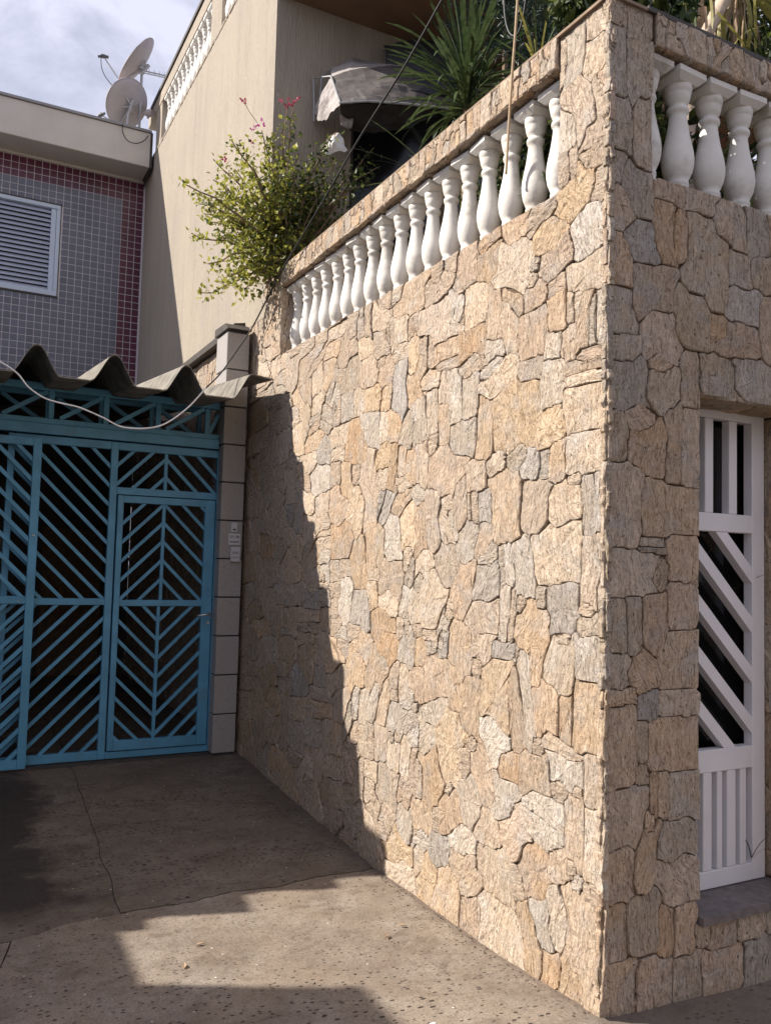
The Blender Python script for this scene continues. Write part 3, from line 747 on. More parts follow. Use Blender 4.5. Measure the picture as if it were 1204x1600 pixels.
# stones read off the wall: position, half sizes (mm), lean (degrees), colour
SIDE_SEEDS = """1257,2860,121,34,2,t 1030,2795,93,52,31,t 830,2755,79,38,30,w 782,2675,154,70,30,c 522,2676,82,54,1,t 366,2589,69,108,1,w 149,2591,120,53,1,c 158,2437,122,99,1,c 1470,2788,131,51,3,c 1288,2720,57,86,-13,t 1500,2586,141,153,3,w 1099,2640,130,132,2,w 890,2462,71,168,-3,t 639,2470,168,158,10,c 374,2383,96,79,23,c 144,2247,111,90,1,c 1091,2415,128,93,2,g 1289,2526,56,117,2,t 1241,2262,172,124,-17,o 1518,2326,80,131,3,t 1396,2433,58,63,-13,t 784,2256,80,52,21,c 627,2266,85,54,31,g 504,2221,71,66,-38,b 414,2221,38,67,-7,g 322,2220,55,89,-3,t 96,2021,59,136,1,b 215,2133,51,24,16,c 713,2053,115,182,10,t 474,2033,97,126,-18,t 968,2210,89,77,2,t 1560,2148,67,68,37,w 277,2038,103,91,23,c 1384,1991,76,171,3,t 1104,2083,68,143,2,t 987,2050,49,86,2,t 876,2053,54,80,7,b 1225,2080,52,51,20,c 1220,1957,77,115,28,w 1529,1936,89,164,13,o 1038,1880,78,115,-39,b 879,1886,68,83,-24,t 830,1799,58,76,-31,w 326,1808,156,128,9,c 690,1766,64,106,10,w 545,1735,73,152,14,w 841,1678,95,134,-31,b 103,1728,59,153,-4,t 1221,1760,112,118,29,t 1481,1748,118,99,45,w 1078,1617,99,141,-16,o 1405,1565,154,178,-33,w 279,1580,111,106,6,b 426,1611,38,59,1,g 676,1517,63,134,-7,t 896,1476,152,110,28,t 474,1506,110,106,-29,t 110,1510,86,51,16,w 1243,1433,51,97,-32,w 1522,1373,69,49,3,t 1406,1373,95,33,3,t 122,1582,48,30,-14,c 568,1588,37,44,-42,t 1193,1510,42,64,-32,c 1241,1345,51,82,-7,b 1074,1325,129,143,2,t 882,1361,102,105,-15,t 923,1256,53,51,-7,t 724,1356,83,44,2,b 276,1441,51,25,9,c 279,1332,89,125,-14,w 112,1393,84,111,8,b 1399,1109,175,100,13,o 1532,950,39,37,3,w 1132,1145,66,130,18,t 1346,961,153,59,23,w 969,1049,84,159,-7,t 766,1145,120,171,-3,c 556,1091,91,181,15,w 379,1128,96,116,9,o 247,1106,45,104,-2,t 108,1151,89,149,-2,t 781,941,137,86,-40,w 1442,835,130,98,-43,g 1135,797,131,183,-12,c 947,868,40,34,-40,t 440,961,37,41,1,t 278,979,125,40,-20,t 242,894,114,87,-14,w 640,820,81,73,2,o 456,831,106,92,1,t 861,739,82,153,30,o 1029,768,70,92,-15,t 1340,602,137,165,19,t 968,581,119,131,18,g 669,658,95,121,-7,w 285,806,52,45,35,t 176,826,33,28,1,t 73,885,57,108,1,t 1159,597,48,30,58,c 1139,495,136,107,23,o 1430,381,113,90,3,t 809,494,114,88,-15,t 385,650,129,114,-14,w 593,548,118,115,-41,o 184,671,61,144,1,t 70,643,52,140,1,w 1279,413,36,78,3,t 1246,256,97,99,2,b 1012,361,108,102,-38,w 1433,245,94,74,45,w 994,243,126,148,-45,t 861,326,38,72,2,t 727,330,107,112,2,w 464,422,98,121,-14,o 285,501,64,63,1,t 568,336,53,71,-7,t 1353,91,133,108,63,c 117,440,83,37,-13,t 202,493,28,41,1,t 1647,13,136,144,-40,c 1171,57,132,176,-15,t 942,41,94,95,2,o 689,35,180,130,-14,w 456,107,77,135,10,t 388,200,82,104,6,b 284,249,67,102,-13,w 136,225,94,227,1,t 309,37,80,86,1,o 201,21,94,170,-24,t 4603,1051,141,147,7,t 4311,1091,153,120,6,g 3947,1029,180,135,6,g 3501,1112,158,133,-21,t 3511,1214,196,38,5,t 3169,1205,178,73,5,t 3124,1051,144,139,5,t 2884,1148,119,117,5,t 2652,1125,146,133,47,t 3554,914,162,64,5,g 3563,810,127,76,5,g 3924,802,216,132,34,t 3790,647,217,120,-40,t 4341,762,199,113,6,t 4571,776,140,145,7,t 4148,593,190,137,6,t 3271,862,150,122,5,b 3222,685,181,91,5,t 2868,951,104,75,5,b 2585,976,135,87,28,t 2826,783,176,103,5,t 2519,809,120,120,4,t 4489,483,138,142,7,t 3734,473,190,103,6,t 4077,330,166,121,6,g 3508,424,107,112,5,t 3234,440,166,132,5,b 2956,540,137,109,-8,b 2722,562,85,140,-8,t 2558,593,81,109,4,t 2353,664,107,139,-34,t 2322,574,133,57,-27,t 4466,286,160,120,7,t 4315,146,133,117,7,g 3957,166,121,118,6,g 3669,201,169,82,6,o 3288,307,203,72,5,t 3058,285,168,122,53,t 2852,376,89,116,-3,t 2597,387,152,76,4,t 2362,428,89,121,-8,t 2214,430,73,123,4,t 3409,132,229,124,-37,t 3079,150,206,121,-47,t 2695,220,100,88,4,t 2916,62,170,98,-46,t 2530,217,122,105,17,t 2327,278,102,93,4,t 2572,54,152,112,4,t 2318,144,88,93,-8,g 2221,170,74,91,4,g 2408,-18,145,73,4,t 2027,64,127,140,39,t 2553,1281,121,45,4,w 2321,1311,113,64,4,t 2521,1206,105,60,-19,o 2218,1235,155,102,-18,t 1877,1267,138,122,-17,o 1631,1300,107,126,-17,b 1496,1294,56,102,3,t 2282,1101,135,141,-8,t 2000,1113,145,154,-14,t 1782,1081,62,113,-13,t 2218,856,108,124,-8,w 1945,939,120,159,-14,t 1748,844,111,105,-17,b 1615,989,89,56,3,w 1777,994,52,48,3,t 2110,658,106,101,4,t 1531,844,100,125,-43,w 1930,673,99,118,-7,t 1778,626,84,114,3,w 1764,754,62,48,25,t 1598,655,97,125,-7,o 2053,487,104,65,4,c 2070,383,81,78,-7,c 1831,460,149,150,-7,t 1462,584,56,117,3,t 1627,452,87,83,-16,o 1973,287,84,79,-32,t 1619,296,107,124,-16,g 1820,260,119,108,-31,t 1858,182,95,65,-17,t 1690,136,173,148,-36,c 1443,175,66,141,3,c 4330,3227,214,56,6,t 3836,3040,167,45,6,t 4013,3158,219,91,6,g 4400,3021,216,135,6,t 4374,2785,213,95,6,o 3948,2925,150,135,6,t 3743,2910,142,95,5,g 3721,2679,141,137,5,g 4008,2682,130,120,6,t 4309,2608,233,93,6,t 4434,2481,155,204,48,t 4107,2395,234,150,-46,g 3776,2428,142,108,6,g 3499,2351,150,173,5,g 3515,2531,151,71,-22,g 3397,2438,91,124,5,t 4315,2243,185,115,6,t 3916,2193,175,117,47,g 3554,2134,114,83,5,b 4028,2052,256,116,-23,g 3698,2028,118,141,5,g 3363,2058,108,141,-8,g 3149,1999,136,111,-8,t 4379,1986,140,154,6,o 4055,1891,151,125,6,o 3761,1860,140,113,6,g 3384,1885,108,135,5,t 3098,1792,176,133,38,t 3515,1709,187,123,5,o 4490,1711,144,116,7,t 4156,1611,155,192,6,g 3863,1661,123,121,6,t 3727,1511,158,84,6,g 3386,1511,198,73,5,g 3040,1488,147,70,5,b 2819,1498,107,61,4,g 2860,1632,78,62,4,t 4415,1468,141,84,6,g 4261,1340,181,104,6,t 3919,1403,125,143,6,g 3783,1271,140,111,6,g 3437,1269,146,113,5,t 3092,1320,182,95,5,t 2809,1364,92,91,4,t 4112,1203,196,87,6,t 4305,3424,166,96,6,c 4290,3282,141,48,6,c 3972,3373,131,76,6,t 3896,3240,128,68,6,t 3581,3253,118,116,5,t 3330,3109,146,181,5,t 3409,2985,128,80,-46,c 3116,3229,235,40,26,o 3072,3088,119,114,5,c 2881,3117,97,104,4,t 2761,2943,108,97,-33,w 2548,3028,190,111,4,g 2224,2990,131,100,4,t 3058,2916,101,93,5,c 3511,2891,95,78,5,c 3113,2780,135,64,16,o 2886,2774,128,89,-21,g 2707,2822,76,113,4,t 2534,2820,115,92,4,b 2357,2827,82,83,4,w 2052,3024,75,34,3,t 1976,2931,96,94,-40,o 2162,2807,115,81,3,c 1968,2797,72,92,-19,c 1797,2789,102,178,3,b 1616,2799,113,111,21,t 3102,2647,152,66,5,t 2900,2547,128,94,-8,b 2664,2631,164,68,4,c 2684,2499,134,56,4,c 3419,2685,93,118,5,c 2433,2555,111,134,-8,o 2297,2516,79,128,4,t 2150,2612,152,101,-19,w 1865,2596,92,103,3,t 2004,2593,84,95,3,c 1688,2550,76,114,-18,g 3157,2496,120,66,5,c 2948,2348,177,114,-8,w 2704,2378,90,99,4,t 2527,2315,99,120,4,t 2365,2349,81,59,4,o 2176,2220,150,223,14,t 1992,2393,128,92,44,c 1806,2333,112,137,-7,t 1634,2317,84,102,-3,t 3165,2182,102,81,-21,c 2902,2168,139,107,27,t 2657,2131,170,129,-40,o 2323,2103,115,160,-39,c 2010,2296,84,94,-18,c 1735,2232,114,68,-44,c 1730,2127,142,65,38,t 1976,2109,93,116,-28,b 1637,1969,134,173,13,c 2555,1912,184,131,4,o 2891,2030,110,82,4,c 2867,1917,109,75,4,c 1849,1891,123,163,13,w 2129,1850,74,177,4,t 2009,1871,71,125,-8,g 2669,1697,102,78,4,t 2513,1712,98,70,4,t 2299,1738,117,161,11,t 2842,1793,93,56,4,w 2833,1682,92,74,4,w 2070,1686,84,38,3,c 1836,1660,167,148,-7,t 1650,1796,63,97,3,c 1562,1687,110,119,-17,g 2645,1566,102,60,4,t 2472,1526,109,160,-19,w 2255,1458,141,130,-8,b 2086,1555,72,100,14,c 1873,1522,129,125,-35,c 1636,1534,102,116,-17,w 2651,1446,58,89,4,t 2627,1317,87,83,4,t 1935,1402,161,123,14,o 1691,1379,84,76,3,t 292,3715,67,86,1,w 272,3529,65,92,1,t 117,3641,84,71,1,o 115,3520,81,53,8,t 206,3415,124,105,29,c 73,3384,44,74,-15,t 140,3220,105,99,20,w 400,3260,120,76,-24,c 1248,3405,61,63,2,t 1086,3329,106,87,2,o 889,3410,101,43,17,o 885,3292,105,96,2,t 659,3411,92,68,16,o 461,3402,105,59,21,t 679,3204,154,123,-16,c 701,3060,118,49,-34,t 375,3155,139,74,21,o 147,3012,128,70,1,w 514,3123,45,79,-16,t 500,3035,84,63,16,o 350,3022,63,39,8,o 336,2901,69,102,1,o 1319,3319,116,56,25,o 1456,3304,65,61,3,t 1326,3096,202,114,2,t 1196,3134,85,84,-17,w 995,3115,114,108,10,c 765,2973,120,197,-3,t 1018,2910,116,76,2,o 507,2832,99,102,1,o 228,2909,49,71,1,t 144,2830,37,118,-7,t 74,2806,56,109,1,w 1269,2922,128,67,2,o 1460,2991,55,93,3,t 366,2756,64,68,-7,w 268,2748,44,64,1,t 802,2845,91,65,2,w 92,2660,81,34,1,o 2066,3310,141,83,-19,c 1737,3318,189,98,12,t 2256,3319,57,126,4,t 2367,3316,71,77,4,t 2485,3355,74,94,4,t 2758,3421,160,87,4,c 3023,3419,115,68,4,t 3310,3428,125,71,5,t 3590,3444,134,62,5,t 1804,3180,107,116,3,c 1939,3194,61,95,3,t 1657,3153,74,77,3,o 2292,3179,92,76,4,c 2476,3220,73,68,4,t 2056,3136,106,97,3,t 1797,3041,87,55,3,c 2825,3276,135,60,4,o 3098,3313,132,46,5,t 4386,3707,106,88,6,t 4155,3687,117,114,6,t 4003,3728,97,101,6,c 4235,3527,153,75,6,c 3952,3521,95,50,6,o 3762,3384,120,59,5,c"""
FRONT_SEEDS = """97,2525,133,109,-1,g 340,2547,89,96,19,g 315,2634,55,47,35,o 490,2584,55,106,0,t 49,2303,74,108,-1,g 198,2388,63,74,-40,t 258,2270,112,109,13,o 441,2286,94,174,7,t 97,2023,108,180,-1,t 368,2012,165,116,0,t 273,1858,77,35,0,g 443,1810,93,107,0,o 157,1742,178,98,-1,t 322,1736,47,69,26,g 444,1606,80,102,0,o 103,1521,113,118,-1,g 293,1536,71,126,0,o 433,1368,111,127,0,t 71,1329,84,83,13,g 230,1323,81,91,-38,o 673,2626,114,76,0,g 892,2654,121,82,0,g 94,1236,101,38,-1,t 255,1195,58,72,0,b 428,1194,104,61,0,t 91,1037,101,166,-1,t 221,1053,35,84,-1,g 398,1031,139,112,0,o 222,910,40,38,-1,t 322,824,53,97,0,o 460,802,86,99,0,g 122,746,128,117,-7,t 91,522,94,108,-7,o 248,582,53,139,14,t 270,712,29,50,0,o 425,609,111,101,-20,g 450,478,109,129,-26,t 239,319,87,107,0,g 72,307,72,113,-1,t 367,263,48,100,0,o 463,255,68,118,0,o 96,78,101,104,-1,t 299,53,106,107,0,o 476,59,80,93,0,t 580,218,44,51,0,t 700,188,78,61,0,o 871,202,75,67,0,t 726,53,125,87,0,o 912,53,90,89,0,g 54,4123,61,51,-1,t 171,4114,61,75,-1,t 45,3914,60,154,-1,g 180,3894,74,135,-1,g 55,3645,67,111,-1,g 212,3649,54,179,0,t 43,3445,60,72,-1,g 63,3284,111,96,-1,o 181,3362,98,112,-1,g 209,3153,98,98,0,b 328,3237,74,146,0,o 66,3041,94,109,-1,o 428,3218,56,108,0,o 596,3157,145,205,0,g 270,2955,123,112,0,t 68,2837,93,114,-1,g 70,2681,99,63,-1,g 331,2775,99,112,0,o 485,2879,104,120,0,g 674,2857,58,48,0,o 834,2978,113,90,0,b 812,2820,112,83,0,o 813,3149,83,90,0,t 957,3176,81,92,0,g 813,3314,61,106,0,t 935,3310,95,123,0,g 695,3343,71,104,0,o 354,3403,102,47,0,o 563,3408,108,59,0,t"""
SILL, CB, CT = 3.46, 4.035, 4.19       # sill, coping underside, coping top

# side wall, facing the drive
wall = thing('stone_wall', 'tall tan stone-clad wall in full sun along the driveway', 'wall', (0.1, 2.2, 0))
b = MB()
b.box((0.022, 0.022, -0.1), (0.2, 9.88, SILL - 0.012))
b.box((0.022, 0.022, SILL - 0.012), (0.2, 0.338, CT - 0.01))            # corner pier
b.box((0.022, 3.892, SILL - 0.012), (0.2, 4.315, CT - 0.01))            # far pier
b.box((0.022, 4.315, SILL - 0.012), (0.2, 9.88, 3.90))
obj('core', b, M['mortar'], wall)
def side_region(Y, Z):
    z0 = np.interp(Y, YK, ZK) - 0.01
    r = (Z > z0) & (Z < SILL) & (Y > chip(Z)) & (Y < 9.85)
    r |= (Y > chip(Z)) & (Y < 0.345) & (Z >= SILL) & (Z < CT)
    r |= (Y > 3.885) & (Y < 4.315) & (Z >= SILL) & (Z < CT)
    r |= (Y >= 4.315) & (Y < 9.85) & (Z >= SILL) & (Z < 3.89)
    return r
nst = clad(wall, split_some(parse(SIDE_SEEDS), 0.17), side_region, (-0.01, 9.9, -0.1, 4.2), frame_side,
     lambda y, z, d: (0.022 - d, y, z), lambda y, z: y < 4.56 or z > 3.3, fill=0.105)
print('side stones', nst)

# street wall round the corner
fwall = thing('street_wall', 'shaded brown stone-clad wall round the corner beside the white gate', 'wall', (1.2, 0.1, 0))
GX0, GX1, GS, GT = 0.553, 1.245, 0.29, 2.53            # gate opening
b = MB()
b.box((0.2, 0.022, -0.4), (GX0 - 0.012, 0.3, SILL - 0.012))
b.box((GX0 - 0.012, 0.022, GT + 0.012), (GX1 + 0.012, 0.3, SILL - 0.012))
b.box((GX1 + 0.012, 0.022, -0.4), (4.5, 0.3, SILL - 0.012))
b.box((GX0 - 0.012, 0.022, -0.4), (GX1 + 0.012, 0.3, GS - 0.045))
b.box((0.2, 0.022, SILL - 0.012), (0.253, 0.2, CT - 0.01))
obj('core', b, M['mortar'], fwall)
def front_region(X, Z):
    z0 = -0.05 * np.clip(X, 0, 3) - 0.02
    r = (Z > z0) & (Z < SILL) & (X > chip(Z + 3)) & (X < 2.3)
    r &= ~((X > GX0) & (X < GX1) & (Z > GS - 0.035) & (Z < GT))
    r |= (X > chip(Z + 3)) & (X < 0.258) & (Z >= SILL) & (Z < CT)
    return r
nst = clad(fwall, split_some(parse(FRONT_SEEDS), 0.08), front_region, (-0.01, 2.35, -0.16, 4.2), frame_front,
     lambda x, z, d: (x, 0.022 - d, z), lambda x, z: x < 1.4, gap=0.0022, fill=0.11, fcols='tgogtb')
print('front stones', nst)
# stones inside the opening: right reveal and lintel underside
def reveal(Y, Z): return (Y > 0.012) & (Y < 0.3) & (Z > GS) & (Z < GT)
clad(fwall, [], reveal, (0, 0.3, 0.25, 2.56), frame_side, lambda y, z, d: (GX1 + 0.012 - d, y, z), lambda y, z: True, fill=0.13, hr=(0.008, 0.014))
def under(X, Y): return (X > GX0) & (X < GX1) & (Y > 0.012) & (Y < 0.3)
clad(fwall, [], under, (GX0 - .02, GX1 + .02, 0, 0.32), frame_under, lambda x, y, d: (x, y, GT + 0.012 - d), lambda y, z: True, fill=0.14, hr=(0.008, 0.014))
b = MB()
n = 14
top = [(GX0 + 0.002, 0.3)] + [(GX0 + 0.002 + (GX1 - GX0 - 0.004) * i / n, -0.012 + 0.010 * mnoise.noise((i * 0.7, 0.3, 5))) for i in range(n + 1)] + [(GX1 - 0.002, 0.3)]
b.prism(top, 'z', GS - 0.034, GS)
obj('gate_sill', b, M['sill_granite'], fwall)

# ---- balusters
PROF = [(0.047,0.0),(0.047,0.018),(0.040,0.026),(0.046,0.036),(0.046,0.050),(0.041,0.058),(0.049,0.075),(0.060,0.105),(0.0655,0.140),(0.0665,0.165),(0.064,0.195),(0.057,0.235),(0.049,0.275),(0.042,0.320),(0.037,0.365),(0.0365,0.385),(0.0435,0.391),(0.0455,0.402),(0.0435,0.413),(0.035,0.419),(0.0345,0.428),(0.043,0.438),(0.0485,0.455),(0.0515,0.475),(0.0515,0.482),(0.0555,0.486),(0.0575,0.505),(0.0580,0.520)]
b = MB()
b.lathe(PROF, n=24)
bm_faces = len(b.f)
# square cap with a sloping underside
s0, s1 = 0.056, 0.080
b.add([(-s0,-s0,0.515),(s0,-s0,0.515),(s0,s0,0.515),(-s0,s0,0.515),(-s1,-s1,0.540),(s1,-s1,0.540),(s1,s1,0.540),(-s1,s1,0.540),(-s1,-s1,0.566),(s1,-s1,0.566),(s1,s1,0.566),(-s1,s1,0.566),(-s0,-s0,0.578),(s0,-s0,0.578),(s0,s0,0.578),(-s0,s0,0.578)],
      [(3,2,1,0)] + [(4*k+i, 4*k+(i+1)%4, 4*k+4+(i+1)%4, 4*k+4+i) for k in range(3) for i in range(4)] + [(12,13,14,15)])
BAL = b.mesh('baluster')
for p in BAL.polygons: p.use_smooth = p.index < bm_faces - 2
BAL.materials.append(M['white_paint'])

def coping(parent, core_a, core_b, faces, name='coping'):
    b = MB(); b.box(core_a, core_b)
    c = obj(name, b, M['mortar'], parent)
    for region, box, fr, place in faces:
        clad(c, [], region, box, fr, place, lambda a, z: True, gap=0.0016, limit=300, hr=(0.009, 0.016), res=0.006, fill=0.06, tol=0.004)
    return c

# side balustrade
bal = thing('balustrade', 'row of white vase balusters under a stone coping above the sunlit wall', 'balustrade', (0.1, 2.1, SILL))
CBs = CB + 0.012
coping(bal, (0.008, 0.345, CBs), (0.215, 3.885, CT - 0.012), [
    (lambda Y, Z: (Y > 0.347) & (Y < 3.883) & (Z > CB + 0.001) & (Z < CT), (0.33, 3.9, CB - 0.02, CT + 0.02), frame_side, lambda y, z, d: (0.008 - d, y, z)),
    (lambda X, Y: (X > -0.006) & (X < 0.21) & (Y > 0.347) & (Y < 3.883), (-0.02, 0.22, 0.33, 3.9), frame_under, lambda x, y, d: (x, y, CBs - d)),
])
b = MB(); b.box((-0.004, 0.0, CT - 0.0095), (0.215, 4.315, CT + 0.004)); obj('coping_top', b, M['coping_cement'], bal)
for k in range(18):
    inst('baluster', BAL, bal, (0.122 + random.uniform(-.003, .003), 0.465 + 0.1947 * k, SILL + 0.006), (R3(random.uniform(-.6, .6)), R3(random.uniform(-.6, .6)), R3(random.uniform(-5, 5))), (0.98, 0.98, 0.975))
b = MB(); b.box((0.05, 0.346, SILL - 0.012), (0.215, 3.884, SILL + 0.007)); obj('baluster_bed', b, M['mortar'], bal)
# lining of the far pier, seen through the gap
def jam(X, Z): return (X > 0.004) & (X < 0.19) & (Z > SILL) & (Z < CB)
clad(wall, [], jam, (0, 0.2, SILL - .02, CB + .02), frame_front, lambda x, z, d: (x, 3.896 - d, z), lambda a, z: True, fill=0.11, hr=(0.008, 0.012))

# front balustrade
fb = thing('balustrade', 'shaded white vase balusters under a brown stone coping above the white gate', 'balustrade', (1.2, 0.1, SILL))
coping(fb, (0.262, 0.008, CBs), (4.5, 0.215, CT - 0.012), [
    (lambda X, Z: (X > 0.262) & (X < 2.2) & (Z > CB + 0.001) & (Z < CT), (0.25, 2.3, CB - 0.02, CT + 0.02), frame_front, lambda x, z, d: (x, 0.008 - d, z)),
    (lambda X, Y: (X > 0.262) & (X < 2.2) & (Y > -0.006) & (Y < 0.21), (0.25, 2.3, -0.02, 0.22), frame_under, lambda x, y, d: (x, y, CBs - d)),
])
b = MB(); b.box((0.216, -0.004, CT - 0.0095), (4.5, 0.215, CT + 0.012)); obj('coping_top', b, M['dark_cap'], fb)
for k in range(9):
    inst('baluster', BAL, fb, (0.304 + 0.203 * k, 0.106, SILL + 0.006), (R3(random.uniform(-.5, .5)), R3(random.uniform(-.5, .5)), R3(random.uniform(-4, 4))), (1.10, 1.10, 0.975))
b = MB(); b.box((0.262, 0.05, SILL - 0.012), (4.5, 0.2, SILL + 0.007)); obj('baluster_bed', b, M['mortar'], fb)
b = MB(); b.box((0.2, 0.3, 3.22), (6.0, 4.3, 3.40)); b.box((0.2, 0.2, 3.22), (6.0, 0.3, 3.40)); struct('terrace_floor', b, M['terrace'])

# ------------------------------------------------------------------ white street gate
wg = thing('white_gate', 'white steel gate with slanting bars in the shaded stone wall', 'gate', (0.86, 0.235, GS))
GY0, GY1 = 0.21, 0.262
GXL, GXR = 0.56, 1.222
def gbar(name, x0, x1, z0, z1, y0=GY0, y1=GY1, mat='gate_white'):
    b = MB(); b.bbox((x0, y0, z0), (x1, y1, z1), 0.003); return obj(name, b, M[mat], wg)
gbar('stile', 1.134, GXR, GS + 0.004, 2.578); gbar('stile', GXL, 0.64, GS + 0.004, 2.578)
gbar('rail', 0.641, 1.133, 2.492, 2.578); gbar('rail', 0.641, 1.133, 1.948, 2.036); gbar('rail', 0.641, 1.133, 0.822, 0.926); gbar('rail', 0.641, 1.133, GS + 0.004, 0.374)
for x in (0.668, 0.810, 0.974):
    gbar('slat', x, x + 0.056, 2.037, 2.491, GY0 + 0.002, GY1 - 0.004)
for x, w in ((0.668,0.03),(0.705,0.056),(0.801,0.058),(0.893,0.036),(0.960,0.060),(1.050,0.042)):
    gbar('slat', x, x + w, 0.375, 0.821, GY0 + 0.002, GY1 - 0.004)
def clip_line(px, pz, dx, dz, x0, x1, z0, z1):
    t0, t1 = -1e9, 1e9
    for p, d, lo, hi in ((px, dx, x0, x1), (pz, dz, z0, z1)):
        if abs(d) < 1e-9:
            if p < lo or p > hi: return None
            continue
        a, c = (lo - p) / d, (hi - p) / d
        t0 = max(t0, min(a, c)); t1 = min(t1, max(a, c))
    return (t0, t1) if t1 - t0 > 0.03 else None
def slant(parent, name, y, x0, x1, z0, z1, ang, pitch, phase, w, d, mat, side=(0, 1, 0)):
    """parallel slanting bars filling one panel, cut flush with its frame"""
    dx, dz = math.cos(R3(ang)), math.sin(R3(ang))
    for k in range(-40, 40):
        zc = phase + pitch * k
        # polygon of the strip clipped to the panel
        hw = w / 2 / abs(math.cos(R3(ang)))
        poly = [(x0, zc - hw), (x1, zc - hw + (x1 - x0) * dz / dx), (x1, zc + hw + (x1 - x0) * dz / dx), (x0, zc + hw)]
        for axis, lim, sgn in ((1, z0, 1), (1, z1, -1)):
            out = []
            for i in range(len(poly)):
                a, c = poly[i], poly[(i + 1) % len(poly)]
                ia, ic = sgn * (a[axis] - lim) >= 0, sgn * (c[axis] - lim) >= 0
                if ia: out.append(a)
                if ia != ic:
                    t = (lim - a[axis]) / (c[axis] - a[axis]); out.append((a[0] + (c[0] - a[0]) * t, lim))
            poly = out
            if len(poly) < 3: break
        if len(poly) < 3: continue
        A = abs(sum(poly[i][0] * poly[(i+1) % len(poly)][1] - poly[(i+1) % len(poly)][0] * poly[i][1] for i in range(len(poly)))) / 2
        if A < 0.0006: continue
        b = MB(); b.prism(poly, 'y', y - d / 2, y + d / 2)
        obj(name, b, mat, parent)
slant(wg, 'slanting_bar', (GY0 + GY1) / 2, 0.641, 1.133, 0.927, 1.947, -44, 0.241, 1.737, 0.055, 0.046, M['gate_white'])
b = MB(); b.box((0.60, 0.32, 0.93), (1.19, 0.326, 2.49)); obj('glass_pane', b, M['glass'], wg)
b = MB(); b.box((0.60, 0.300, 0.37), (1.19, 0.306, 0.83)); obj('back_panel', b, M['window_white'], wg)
# ------------------------------------------------------------------ tan house
house = thing('tan_house', 'tan house with vertically scored plaster and a roof terrace balustrade', 'house', (3, 7, 0))
HY = 4.32; RT = 7.58; HX = 0.03
OX0, OX1, OZ0, OZ1 = 0.795, 4.6, 3.40, 6.30
b = MB()
b.box((HX, HY, 3.9), (0.25, 14.0, RT))                              # side wall
b.box((0.25, HY, 3.405), (OX0, HY + 0.22, RT)); b.box((OX1, HY, 3.405), (6.0, HY + 0.22, RT))
b.box((OX0, HY, OZ1), (OX1, HY + 0.22, RT))
b.box((HX + .01, HY + .001, 3.405), (0.25, HY + 0.22, 3.9))
b.box((5.8, HY + 0.22, 3.4), (6.0, 14.0, RT)); b.box((0.25, 13.8, 3.4), (5.8, 14.0, RT))
obj('wall', b, M['plaster'], house)
b = MB(); b.box((0.25, HY + 0.22, RT - 0.2), (5.8, 13.8, RT - 0.02)); obj('roof_slab', b, M['concrete_wall'], house)
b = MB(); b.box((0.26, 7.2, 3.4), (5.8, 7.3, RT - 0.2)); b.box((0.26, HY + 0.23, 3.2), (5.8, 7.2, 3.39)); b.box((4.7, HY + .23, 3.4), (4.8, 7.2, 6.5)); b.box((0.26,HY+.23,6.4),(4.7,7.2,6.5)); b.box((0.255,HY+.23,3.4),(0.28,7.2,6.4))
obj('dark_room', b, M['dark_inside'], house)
b = MB(); b.bbox((OX0 - 0.03, HY - 0.02, 6.23), (OX0 + 0.03, HY + 0.1, OZ1)); b.box((OX0, HY + 0.05, OZ0), (OX0 + 0.05, HY + 0.1, OZ1)); b.box((2.6, HY + 0.05, OZ0), (2.66, HY + 0.1, OZ1)); obj('door_frame', b, M['dark_cap'], house)
b = MB(); b.box((OX0 + 0.05, HY + 0.07, OZ0), (2.6, HY + 0.078, OZ1)); b.box((2.66, HY + 0.07, OZ0), (OX1, HY + 0.078, OZ1)); obj('door_glass', b, M['glass'], house)
b = MB(); b.box((HX + 0.002, 3.62, 6.84), (6.0, HY - 0.001, 7.0)); obj('soffit', b, M['soffit'], house)
b = MB(); b.box((HX + 0.3, 2.7, 6.86), (6.0, 3.618, 7.1)); obj('eave_board', b, M['beam'], house)
# dim room behind the gate
porch = MB()
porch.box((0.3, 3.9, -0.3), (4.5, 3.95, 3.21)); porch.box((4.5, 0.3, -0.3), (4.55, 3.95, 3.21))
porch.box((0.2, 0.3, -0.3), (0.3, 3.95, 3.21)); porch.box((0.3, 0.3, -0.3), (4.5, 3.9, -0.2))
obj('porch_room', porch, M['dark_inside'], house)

# roof terrace balustrade
rb = thing('roof_balustrade', 'small white balustrade on the tan house roof against the sky', 'balustrade', (0.1, 7.5, RT))
for nm, y0, y1 in (('post', 6.14, 6.56), ('post', 9.02, 9.36)):
    b = MB(); b.box((HX, y0, RT), (0.22, y1, 8.17)); obj(nm, b, M['plaster'], rb)
b = MB(); b.bbox((HX - 0.01, HY, 8.165), (0.23, 9.9, 8.36), 0.01); obj('coping', b, M['plaster'], rb)
b = MB(); b.box((HX - 0.03, HY - .02, 8.355), (0.26, 9.95, 8.405)); obj('coping_cap', b, M['dark_cap'], rb)
for y in [6.66 + 0.196 * k for k in range(12)] + [6.04 - 0.196 * k for k in range(9)]:
    inst('baluster', BAL, rb, (0.105, y, RT - 0.003), None, (0.98, 0.98, 1.015))
b = MB()
for i in range(90):       # ragged plaster edge under the balusters
    y = HY + 0.06 * i; w = 0.06 * (0.7 + 0.5 * random.random())
    b.bbox((HX - 0.004 - 0.008 * random.random(), y, RT - 0.02 - 0.01 * random.random()), (0.06, y + w, RT + 0.004 + 0.012 * random.random()), 0.004)
obj('rough_ledge', b, M['plaster'], rb, kind='stuff')
